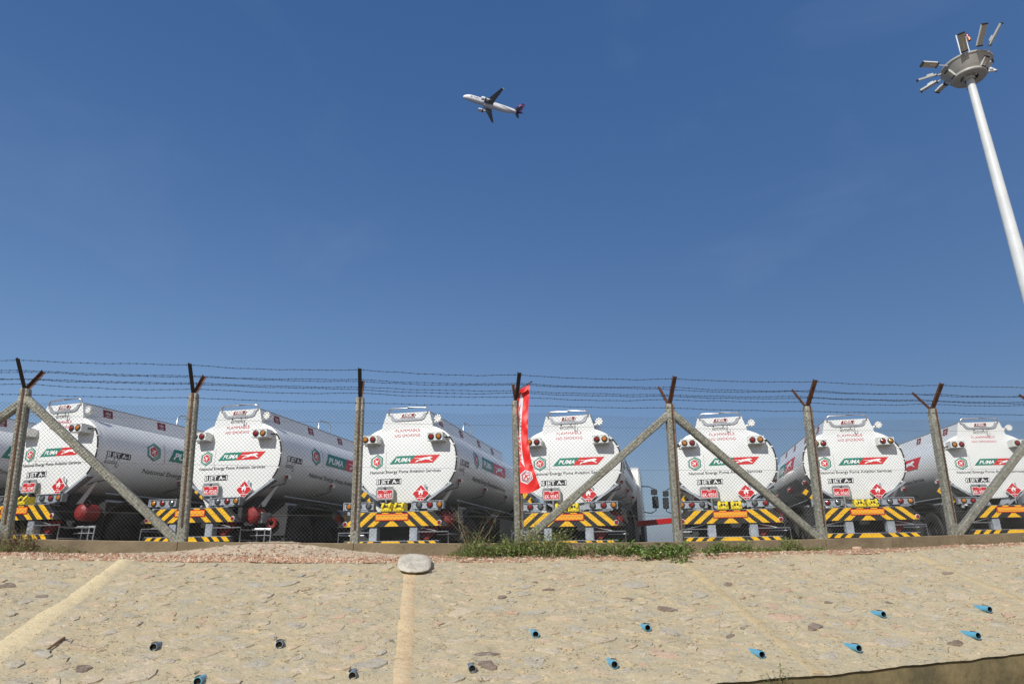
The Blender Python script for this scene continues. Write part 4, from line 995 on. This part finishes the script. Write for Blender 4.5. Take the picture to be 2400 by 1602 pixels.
# ------------------------------------------------------------------ drain pipes, slab, stick
pl = ['leftmost pipe', 'x']
LABP = ['grey drain pipe stub in the slope, leftmost, right of the brown stick', 'grey drain pipe stub in the slope midway between leftmost stub and central band',
        'grey drain pipe stub low in the slope just left of the central band', 'blue pipe stub at the very bottom edge, left of the central band',
        'grey drain pipe stub low in the slope, first one right of the central band', 'blue drain pipe stub below the red banner, upper row',
        'blue drain pipe stub, upper row, second one right of the central band', 'blue drain pipe stub low down, steeply foreshortened, right of centre',
        'blue drain pipe stub near the bare little weed above the retaining wall', 'bright blue drain pipe stub lying long to the right, right of the brown stone',
        'bright blue drain pipe stub nearest the right edge, higher of two', 'largest bright blue pipe stub by the right edge, lower of two',
        'bright blue drain pipe stub close above the retaining wall at right']
for i, (x, s, c) in enumerate(pipes):
    out = .055 if i < 5 else (.08 if i < 9 else .11)
    p = slp(x, s, sn(x, s)); N_ = Vector((.0413, -.301, .953)); d_ = Vector((-NX, -NY, .02)).normalized(); c_h = -(p.dot(N_)); M_ = p * (1 - (out * .30 + .012) / c_h); p = M_ - d_ * out; e = empty('drain_pipe', p - Vector((NX, NY, 0)) * .0)
    dv = Vector((-NX, -NY, .02 + .03 * math.sin(i * 2.3))).normalized(); ma, mb_ = ('pvc', 'pvc') if c else ('pvcgrey', 'pvcgrey')
    b = MB(); st = -.25; r = .032
    b.lathe([(r, st), (r, out), (r * .86, out), (r * .86, out - .12), (0, out - .12)], (0, 0, 0), dv, 22, 0, ms=[0, 0, 1, 1])
    o = b.build('tube', [ma, 'hole'], e, smooth=35)
    tag(e, LABP[i], 'drain pipe', 'drain pipes sticking out of the slope')
    # collar of mortar
    b = MB(); n_ = 14; v = []; s = s - .03
    for k in range(n_):
        a = 2 * PI * k / n_; rr = .06 + .018 * math.sin(k * 2.7 + i) ; q = slp(x + math.cos(a) * rr, s - .02 + math.sin(a) * rr, 0); q2 = slp(x + math.cos(a) * .035, s - .02 + math.sin(a) * .035, 0)
        v.append(Vector(slp(x + math.cos(a) * rr, s - .02 + math.sin(a) * rr, sn(x + math.cos(a) * rr, s - .02 + math.sin(a) * rr) - .002)) - p)
    for k in range(n_):
        a = 2 * PI * k / n_; v.append(Vector(slp(x + math.cos(a) * .036, s - .02 + math.sin(a) * .036, sn(x, s) + .012)) - p)
    b.add(v, [(k, (k + 1) % n_, n_ + (k + 1) % n_, n_ + k) for k in range(n_)]); b.build('mortar_collar', 'slope', e, smooth=60)
# rounded flat slab
def blob(name, c, ax_u, ax_v, hu, hv, th, m, p=2.6, seed=1, parent=None, rings=(1.0, .985, .93, .75, .4, 0)):
    b = MB(); n_ = 30; nrm_ = ax_u.cross(ax_v).normalized(); N = len(rings)
    def rr(a): cc, ss = abs(math.cos(a)), abs(math.sin(a)); return 1 / (cc ** p + ss ** p) ** (1 / p) * (1 + .05 * noise.noise(Vector((math.cos(a) * 1.3 + seed, math.sin(a) * 1.3, 0))))
    for sd, hs in ((-1, rings[::-1]), (1, rings)):
        for q in hs:
            z = sd * th * (1 - q ** 6) ** .5 if q < 1 else 0
            for i in range(n_):
                a = 2 * PI * i / n_; f_ = rr(a) * q; pt = ax_u * (math.cos(a) * f_ * hu) + ax_v * (math.sin(a) * f_ * hv) + nrm_ * (z + .004 * noise.noise(Vector((math.cos(a) * q * 4, math.sin(a) * q * 4, seed + sd))))
                b.v.append(tuple(pt))
    tot = 2 * N
    b.f = [(r_ * n_ + i, r_ * n_ + (i + 1) % n_, (r_ + 1) * n_ + (i + 1) % n_, (r_ + 1) * n_ + i) for r_ in range(tot - 1) for i in range(n_)]; b.m = [0] * len(b.f)
    return b.build(name, m, parent, smooth=50, loc=c)
sx = Vector((NY, -NX, .0)).normalized(); sy = (Vector(slp(0, 0)) - Vector(slp(0, 1))).normalized()
o = blob('flat_slab', slp(-1.25, .20, .062), (sx + Vector((0, 0, -.03))).normalized(), (sy + Vector((0, 0, .08))).normalized(), .205, .27, .030, 'slab', 3.0, 4)
tag(o, 'pale rounded flat stone slab lying at the top of the central band', 'stone slab')
b = MB(); q0, q1 = slp(-4.30, 2.30, .012), slp(-4.245, 2.09, .03); q0 = slp(-4.297, 2.28, .016 + sn(-4.3, 2.3)); q1 = slp(-4.253, 2.104, .03 + sn(-4.25, 2.1))
b.tube([q0 - q0, (q1 - q0) * .5 + Vector((0, 0, .006)), q1 - q0], .009, 6, r2=.012); o = b.build('stick', 'stick', loc=q0, smooth=40); tag(o, 'brown broken stick lying on the slope near the pale band at left', 'stick')
# larger loose stones by the kerb
for i, (x, v, r, lab) in enumerate(((5.05, .75, .045, 'reddish lump of rock at the kerb foot right of the pale weeds'), (2.05, .35, .05, 'dark flat stone in the gravel left of the creeping vine'), (-.55, .1, .035, 'small brown pebble at the top of slope right of the slab'))):
    p = strip(x, v); o = blob('loose_stone', p + Vector((0, 0, r * .35)), Vector((1, 0, 0)), Vector((0, 1, 0)), r * 1.5, r, r * .6, STM[(3, 4, 3)[i]], 2.2, i + 9); tag(o, lab, 'stone', 'loose stones by the kerb')

# ------------------------------------------------------------------ plants
def leafquad(b, p, L, W, d, m, droop=.3, rn=random):
    d = d.normalized(); side = d.cross(Vector((rn.uniform(-.4, .4), rn.uniform(-.4, .4), 1)))
    if side.length < .01: side = Vector((1, 0, 0))
    side.normalize(); mid = p + d * L * .5 + Vector((0, 0, L * .08)); tip = p + d * L - Vector((0, 0, L * droop))
    b.add([p, mid + side * W / 2, tip, mid - side * W / 2], [(0, 1, 2), (0, 2, 3)], m)
def weeds(name, lab, n, rad, hgt, leaf, mats, wts, pos, seed, density_stem=14, cat='weeds', grass=0, creep=False, drop=0):
    """pos(rn)->(x, y, z, local height)"""
    rn = random.Random(seed); ref = None; bl = MB(); bs = MB()
    ctr = Vector(pos(rn)[:3]); e = empty(name, ctr); tag(e, lab, cat, 'weeds and plants along the kerb')
    for k in range(density_stem):
        x, y, z, h = pos(rn); p = Vector((x, y, z)) - ctr; pts = [p]; d = Vector((rn.uniform(-.5, .5), rn.uniform(-.5, .2), 1 if not creep else .3)).normalized(); m_ = 5; L = h * rn.uniform(.6, 1.2)
        for q in range(m_):
            d = (d + Vector((rn.uniform(-.3, .3), rn.uniform(-.3, .2), rn.uniform(-.25, .1)))).normalized(); pts.append(pts[-1] + d * L / m_)
        bs.tube(pts, .0028, 3, 0, r2=.0012)
        for q in range(1, len(pts)):
            for _ in range(max(1, n // (density_stem * m_))):
                base_ = pts[q - 1].lerp(pts[q], rn.random()) + Vector((rn.gauss(0, rad), rn.gauss(0, rad), rn.gauss(0, rad * .7)))
                dd = Vector((rn.gauss(0, 1), rn.gauss(0, 1), rn.gauss(.25, .6)))
                s_ = leaf * rn.uniform(.6, 1.3); leafquad(bl, base_, s_, s_ * rn.uniform(.45, .7), dd, rn.choices(range(len(mats)), wts)[0], .25, rn)
    for k in range(grass):
        x, y, z, h = pos(rn); p = Vector((x, y, z)) - ctr; L = h * rn.uniform(.7, 1.6); d = Vector((rn.gauss(0, .45), rn.gauss(0, .35), 1)).normalized(); w = rn.uniform(.002, .005); pts = [p]
        for q in range(4): d = (d + Vector((rn.gauss(0, .12), rn.gauss(0, .12), -.22))).normalized(); pts.append(pts[-1] + d * L / 4)
        sd = d.cross(Vector((0, 0, 1))); sd = sd.normalized() if sd.length > .01 else Vector((1, 0, 0)); v = []
        for q, pp in enumerate(pts): ww = w * (1 - q / 4.6); v += [pp - sd * ww, pp + sd * ww]
        bl.add(v, [(2 * q, 2 * q + 1, 2 * q + 3, 2 * q + 2) for q in range(4)], rn.choices(range(len(mats)), wts)[0])
    bs.build('stems', 'straw', e); o = bl.build('foliage', mats, e)
    return e
def along(x0, x1, h0, front=.05, depth=.35, bump=None, power=1):
    def f(rn):
        x = rn.uniform(x0, x1); t = (x - x0) / (x1 - x0); env = (4 * t * (1 - t)) ** .5
        v = 1 - rn.random() ** 1.5 * depth; p = strip(x, v); g = noise.noise(Vector((x * 3.1, h0 * 9, 0))); h = h0 * (.2 + .8 * env) * max(.25, .85 + 1.5 * g)
        if g < -.12 and rn.random() < .6: return f(rn)
        return (p.x, p.y, p.z + (0 if rn.random() < .6 else rn.random() * h * .5), h)
    return f
mA = ['leaf', 'leafpale', 'leafdry']
weeds('creeping_weeds', 'wide tangle of green creeping weeds along the kerb below the red banner', 7500, .04, .25, .030, mA, (58, 34, 8), along(-.85, 1.6, .22, depth=.8), 1, 190, grass=60)
weeds('tall_weeds', 'tall grassy weeds grown up round the foot of the banner post', 1500, .03, .4, .030, ['leaf', 'leafpale', 'straw'], (40, 35, 25), along(-.15, .75, .46, depth=.25), 2, 70, grass=170)
weeds('dry_weeds', 'brown dry weed stalks left of the banner post in front of the mesh', 320, .03, .4, .022, ['leafdry', 'leafdry', 'straw'], (50, 30, 20), along(-.72, -.25, .52, depth=.12), 3, 14, grass=24)
weeds('creeping_vine', 'broad leaved green vine spilling over the slope edge right of the banner', 1300, .028, .14, .052, ['leaf', 'leaf', 'leafpale'], (55, 25, 20), lambda rn: (lambda x, s: (*(slp(x, s) + Vector((0, 0, .02))), .14))(rn.gauss(2.0, .27), rn.uniform(-.42, .0) if rn.random() < .85 else rn.uniform(0, .14)), 4, 50, creep=True)
weeds('thin_weeds', 'thin sparse weed sprigs against the kerb between tangle and vine', 260, .02, .15, .028, mA, (45, 30, 25), along(1.5, 2.5, .17, depth=.25), 5, 22, grass=30)
weeds('pale_weeds', 'fluffy pale green low weeds against the kerb at right of centre', 7000, .03, .2, .022, ['leafpale', 'leaf', 'straw'], (68, 24, 8), along(2.7, 4.55, .18, depth=.45), 6, 170, grass=20)
weeds('dry_bush', 'dry brown bush and grass at the foot of the leftmost post', 2200, .04, .4, .024, ['leafdry', 'straw', 'leaf'], (62, 23, 15), along(-7.2, -6.15, .40, depth=.22), 7, 90, grass=200)
weeds('low_grass', 'low dark green grass at the kerb foot by the leftmost post', 1500, .022, .06, .018, ['leaf', 'leafpale', 'straw'], (55, 30, 15), along(-7.2, -5.5, .07, depth=.6), 8, 80, grass=120)
weeds('rusty_weeds', 'thin rusty brown sprigs at the foot of the rightmost fence post', 220, .02, .25, .016, ['leafdry', 'leafdry', 'leaf'], (60, 25, 15), along(6.45, 7.25, .24, depth=.1), 9, 18, grass=26)
weeds('kerb_sprigs', 'few dry sprigs on the kerb face left of the rusty weeds', 60, .02, .18, .014, ['leafdry', 'leaf', 'leafdry'], (60, 20, 20), along(5.3, 6.2, .18, depth=.1), 10, 8, grass=8)
weeds('corner_weeds', 'low dry weeds at the kerb foot near the right edge', 300, .02, .1, .02, ['leafdry', 'leafpale', 'leaf'], (50, 30, 20), along(7.5, 8.6, .12, depth=.3), 12, 20, grass=26)
weeds('band_sprigs', 'two tiny sprigs on the kerb just above the pale slab', 30, .012, .14, .012, ['leafdry', 'leaf', 'leafdry'], (60, 20, 20), along(-1.6, -1.0, .13, depth=.1), 13, 5, grass=5)
# bare little weed rooted in the retaining wall
rn = random.Random(31); p0 = wall_top(1.80) + Vector((.0, -.05, -.16)); e = empty('wall_weed', p0); tag(e, 'spindly little dark weed rising in front of the retaining wall top', 'weed'); bs = MB(); bl = MB()
for k in range(9):
    d = Vector((rn.uniform(-.6, .6), rn.uniform(-.3, .1), 1)).normalized(); pts = [Vector((0, 0, -.06))]; L = rn.uniform(.2, .38)
    for q in range(6):
        d = (d + Vector((rn.uniform(-.35, .35), rn.uniform(-.2, .2), rn.uniform(-.1, .15)))).normalized(); pts.append(pts[-1] + d * L / 6)
        if q > 1:
            for _ in range(3): leafquad(bl, pts[-1], .020, .010, Vector((rn.gauss(0, 1), rn.gauss(0, 1), rn.gauss(0, 1))), 0, .1, rn)
    bs.tube(pts, .0022, 3, r2=.0012)
bs.build('stems', 'stick', e); bl.build('foliage', ['leaf'], e)

# ------------------------------------------------------------------ high mast light
mz = yard_z(17); ma = empty('high_mast_light', (17.0, 20.0, mz)); tag(ma, 'white high mast pole crowned with a ring of floodlights', 'mast light')
H = 16.75 - mz; b = MB(); b.lathe([(.26, 0), (.255, 2), (.235, 5), (.232, 5), (.19, 10), (.187, 10), (.155, 14.2), (.150, 14.2), (.13, H - .2), (.12, H + .9)], (0, 0, 0), (0, 0, 1), 24); b.build('pole', 'mast', ma, smooth=40)
HZ = H
b = MB(); b.lathe([(.175, -.06), (.175, .16), (.14, .2)], (0, 0, HZ - .05), (0, 0, 1), 24); b.build('collar', 'mast', ma, smooth=40)
b = MB(); b.lathe([(.28, .0), (.29, -.02), (.54, -.03), (.565, .0), (.565, .06), (.53, .07), (.30, .05), (.28, .03), (.28, 0)], (0, 0, HZ + .02), (0, 0, 1), 48); b.build('lower_ring', 'dish', ma, smooth=30)
b = MB(); b.lathe([(.52, .10), (.60, .20), (.78, .46), (.83, .50), (.84, .54), (.82, .57), (.77, .56)], (0, 0, HZ), (0, 0, 1), 56); b.lathe([(.77, .56), (.52, .68), (.30, .72), (0, .74)], (0, 0, HZ), (0, 0, 1), 56)
b.build('dish', 'dish', ma, smooth=40)
b = MB()
for k in range(4): a = k * PI / 2 + .4; b.box((math.cos(a) * .24 - .03, math.sin(a) * .24 - .03, HZ - .02), (math.cos(a) * .24 + .03, math.sin(a) * .24 + .03, HZ + .3)); b.tube([(math.cos(a) * .16, math.sin(a) * .16, HZ + .1), (math.cos(a) * .5, math.sin(a) * .5, HZ + .1)], .025, 6)
b.build('winch_guides', 'mast', ma)
def flood(az, r0, arm, pitch, L=.72, W=.27, zz=.52, roll=0):
    a = R(az); rad = Vector((math.cos(a), math.sin(a), 0)); tn = Vector((-math.sin(a), math.cos(a), 0)); e_ = R(pitch); dr = rad * math.cos(e_) + Vector((0, 0, math.sin(e_)))
    up_ = tn.cross(dr).normalized() * -1; up_ = dr.cross(tn).normalized() * 1
    if up_.z < 0: up_ = -up_
    tn2 = (tn * math.cos(R(roll)) + up_ * math.sin(R(roll))); up_ = (up_ * math.cos(R(roll)) - tn * math.sin(R(roll)))
    o0 = rad * r0 + Vector((0, 0, HZ + zz)); o1 = o0 + dr * arm
    b = MB(); b.tube([o0 - rad * .15, o0, o1 + dr * L * .5], .022, 6, 0)
    def P3(u, v, h): return tuple(o1 + dr * u + tn2 * v + up_ * h)
    def bx(u0, u1, v0, v1, h0, h1, m):
        v = [P3(u, v_, h) for h in (h0, h1) for (u, v_) in ((u0, v0), (u1, v0), (u1, v1), (u0, v1))]; b.add(v, [(0, 1, 2, 3), (4, 5, 6, 7), (0, 1, 5, 4), (1, 2, 6, 5), (2, 3, 7, 6), (3, 0, 4, 7)], m)
    bx(0, L, -W / 2, W / 2, .0, .06, 0); bx(.02, L - .02, -W / 2 + .015, W / 2 - .015, -.012, -.001, 1); bx(-.02, .02, -W / 2, W / 2, -.03, .05, 2); bx(L - .02, L + .02, -W / 2, W / 2, -.03, .05, 2)
    bx(.1, .3, -.06, .06, .06, .12, 0)
    return b.build('floodlight', ['mast', 'lampunder', 'lampdark'], ma)
for az, arm, pt, ro, L_ in ((-126, .14, 38, 6, .66), (-98, .20, 40, 14, .72), (-76, .24, 38, 36, .72), (-172, .40, -3, 20, .62), (157, .16, -4, -28, .62), (132, .16, -9, -14, .58), (104, .10, -6, 0, .40), (52, .10, 0, 0, .5), (16, .10, 20, 62, .5)):
    flood(az, .82, arm, pt, L=L_, W=.215, roll=ro, zz=.47)
for az in (-42, -72, 178, 60, 120): flood(az, .545, .02, 50, L=.33, W=.20, zz=.06)
b = MB(); b.tube([(-.29, -.26, HZ + .7), (-.29, -.26, HZ + 1.65)], .022, 6); b.lathe([(.022, 0), (.03, .03), (0, .12)], (-.29, -.26, HZ + 1.64), (0, 0, 1), 8); b.build('lightning_rod', 'mast', ma)
b = MB(); b.tube([(.06, -.25, HZ + .7), (.06, -.25, HZ + 1.65)], .016, 6, 0); 
for x in (-.04, .14): b.lathe([(.045, 0), (.05, .03), (.05, .10), (.03, .14), (0, .15)], (x, -.25, HZ + 1.65), (0, 0, 1), 12, 1)
b.box((-.07, -.28, HZ + 1.62), (.18, -.22, HZ + 1.65), 0); b.lathe([(.05, 0), (.05, .14), (0, .15)], (.18, -.25, HZ + 1.5), (0, 0, 1), 10, 2); b.build('obstruction_light', ['mast', 'lensred', 'lensamber'], ma, smooth=40)

# ------------------------------------------------------------------ climbing airliner; x aft, y to its right, z up
PO = Vector((-10.857, 328.879, 258.528)); PR = Matrix(((.95248, -.21028, .22036), (.21639, .97630, -.0037), (-.21436, .05121, .97541)))
pe = empty('airliner', PO - PR @ Vector((18, 0, 0))); pe.rotation_euler = PR.to_euler(); tag(pe, 'white twin engine airliner with purple tail climbing in the sky', 'aeroplane')
b = MB(); st = [(0, .02, -.55), (.25, .42, -.50), (.8, .88, -.38), (1.8, 1.35, -.22), (3.2, 1.75, -.06), (5.0, 1.95, 0), (8, 1.98, 0), (24, 1.98, 0), (27, 1.85, .12), (30, 1.48, .45), (33, .98, .85), (35.5, .55, 1.15), (37.2, .22, 1.35), (37.57, .02, 1.38)]
n_ = 28
for x, r, zc_ in st: b.v += [(x, r * math.cos(2 * PI * j / n_), zc_ + r * 1.04 * math.sin(2 * PI * j / n_)) for j in range(n_)]
b.f = [(i * n_ + j, i * n_ + (j + 1) % n_, (i + 1) * n_ + (j + 1) % n_, (i + 1) * n_ + j) for i in range(len(st) - 1) for j in range(n_)]; b.m = [1 if st[i][0] >= 33 else 0 for i in range(len(st) - 1) for j in range(n_)]
fus = b.build('fuselage', ['planewhite', 'purple'], pe, smooth=60)
def rad_at(x):
    for a, c in zip(st, st[1:]):
        if a[0] <= x <= c[0]: t = (x - a[0]) / (c[0] - a[0]); return a[1] + (c[1] - a[1]) * t, a[2] + (c[2] - a[2]) * t
def skin(a, ang, h): r, z = rad_at(a); return (a, (r + h) * math.cos(ang), z + (r * 1.04 + h) * math.sin(ang))
for sg in (1, -1):
    b = MB()
    for x in [5.5 + k * .53 for k in range(46)]:
        A_ = (R(14) if sg > 0 else R(166)); b.add([skin(x, A_ - .07, .02), skin(x + .23, A_ - .07, .02), skin(x + .23, A_ + .07, .02), skin(x, A_ + .07, .02)], [(0, 1, 2, 3)])
    b.build('cabin_windows', 'lampdark', fus)
for k, (m_) in enumerate(('purple', 'pink', 'purple')):
    b = MB()
    for q in range(14):
        t0, t1 = q / 14, (q + 1) / 14
        f_ = lambda t, o_: skin(22.4 + k * 1.1 + t * 8.5 + o_, R(165 + t * 62), .03)
        b.add([f_(t0, 0), f_(t1, 0), f_(t1, .5), f_(t0, .5)], [(0, 1, 2, 3)])
    b.build('tail_stripe', m_, fus)
b = MB(); v, f = text2d('THAI', 1.0, .03, 0, 'LEFT', 1.0, width=3.6)
b.add([skin(6.0 + x, R(176) - (y - .3) * .45 * -1 * -1, .03) for x, y in v], f); 
b.add([skin(5.0 + .55 * math.cos(a), R(178) + .25 * math.sin(a), .03) for a in lin(0, 2 * PI, 12)[:-1]], [tuple(range(11))]); b.build('airline_lettering', 'purple', fus)
def wing(pts, th, name, m, mir):
    b = MB(); v = []
    for (x0, x1, y, z) in pts:
        c = x1 - x0; t = th * c
        v += [(x0, y * mir, z), (x0 + c * .3, y * mir, z + t * .6), (x1, y * mir, z), (x0 + c * .4, y * mir, z - t * .4)]
    K = len(pts); b.v = v; b.f = [(i * 4 + j, i * 4 + (j + 1) % 4, (i + 1) * 4 + (j + 1) % 4, (i + 1) * 4 + j) for i in range(K - 1) for j in range(4)] + [(0, 1, 2, 3), tuple((K - 1) * 4 + j for j in range(4))]; b.m = [0] * len(b.f)
    return b.build(name, m, pe, smooth=30)
for s_ in (1, -1):
    w = wing([(11.8, 18.6, 1.0, -1.0), (13.2, 18.5, 3.0, -.85), (15.2, 19.1, 6.4, -.45), (20.4, 21.9, 16.9, .75)], .11, 'wing', 'planegrey', s_)
    for y, x, L in ((4.5, 17.3, 2.6), (8.2, 18.0, 2.3), (11.8, 19.2, 2.0)):
        b = MB(); b.lathe([(0, 0), (.22, .6), (.20, L * .7), (0, L)], (x, y * s_, -.95 + (y - 3) * .11), (1, 0, .02), 8); b.build('flap_fairing', 'planegrey', w, smooth=60)
    b = MB(); b.prism([(20.6, .7), (21.9, .75), (22.1, 1.15), (21.8, 1.15)], 16.85 * s_, 16.95 * s_, lambda a, c, d_: (a, d_, c)); b.prism([(20.6, .75), (21.9, .75), (21.9, -.1)], 16.86 * s_, 16.96 * s_, lambda a, c, d_: (a, d_, c)); b.build('wing_tip_fence', 'planegrey', w)
    wing([(31.6, 34.6, .5, .95), (34.6, 36.0, 6.2, 1.5)], .09, 'tailplane', 'planegrey', s_)
    b = MB(); b.lathe([(.55, .5), (.93, .0), (1.08, .3), (1.12, 1.2), (1.06, 2.2), (.98, 2.3), (.93, 3.0), (.62, 4.3), (.35, 4.3), (.0, 5.1)], (10.8, 5.75 * s_, -1.75), (1, 0, .03), 24, ms=[2, 0, 0, 0, 1, 1, 0, 2, 2])
    en = b.build('engine', ['planewhite', 'lampdark', 'planegrey'], pe, smooth=30)
    b = MB(); b.prism([(12.4, -.9), (15.6, -.75), (17.5, -.7), (15.0, -1.3), (13.0, -1.2)], 5.65 * s_, 5.85 * s_, lambda a, c, d_: (a, d_, c)); b.build('pylon', 'planewhite', en)
b = MB(); b.lathe([(0, 0), (1.2, 1.4), (1.55, 3.5), (1.5, 7.5), (0, 10)], (10.8, 0, -.95), (1, 0, 0), 18); b.build('belly_fairing', 'planewhite', pe, smooth=60)
b = MB(); fp = [(29.6, 1.75), (31.4, 2.6), (35.3, 7.85), (37.3, 7.85), (36.2, 1.9), (34.5, 1.2)]; b.prism(fp, -.16, .16, lambda a, c, d_: (a, d_, c)); fin = b.build('fin', 'purple', pe)
b = MB(); n_ = 14
for sg in (1, -1): b.add([(34.6 + 1.15 * math.cos(a) * (1 if k % 2 else .55), .175 * sg, 5.2 + 1.9 * math.sin(a) * (1 if k % 2 else .55)) for k, a in enumerate(lin(0, 2 * PI, n_ + 1)[:-1])], [tuple(range(n_))]); b.add([(33.4 + .35 * math.cos(a), .175 * sg, 2.9 + .35 * math.sin(a)) for a in lin(0, 2 * PI, 9)[:-1]], [tuple(range(8))])
b.build('tail_emblem', 'pink', fin)
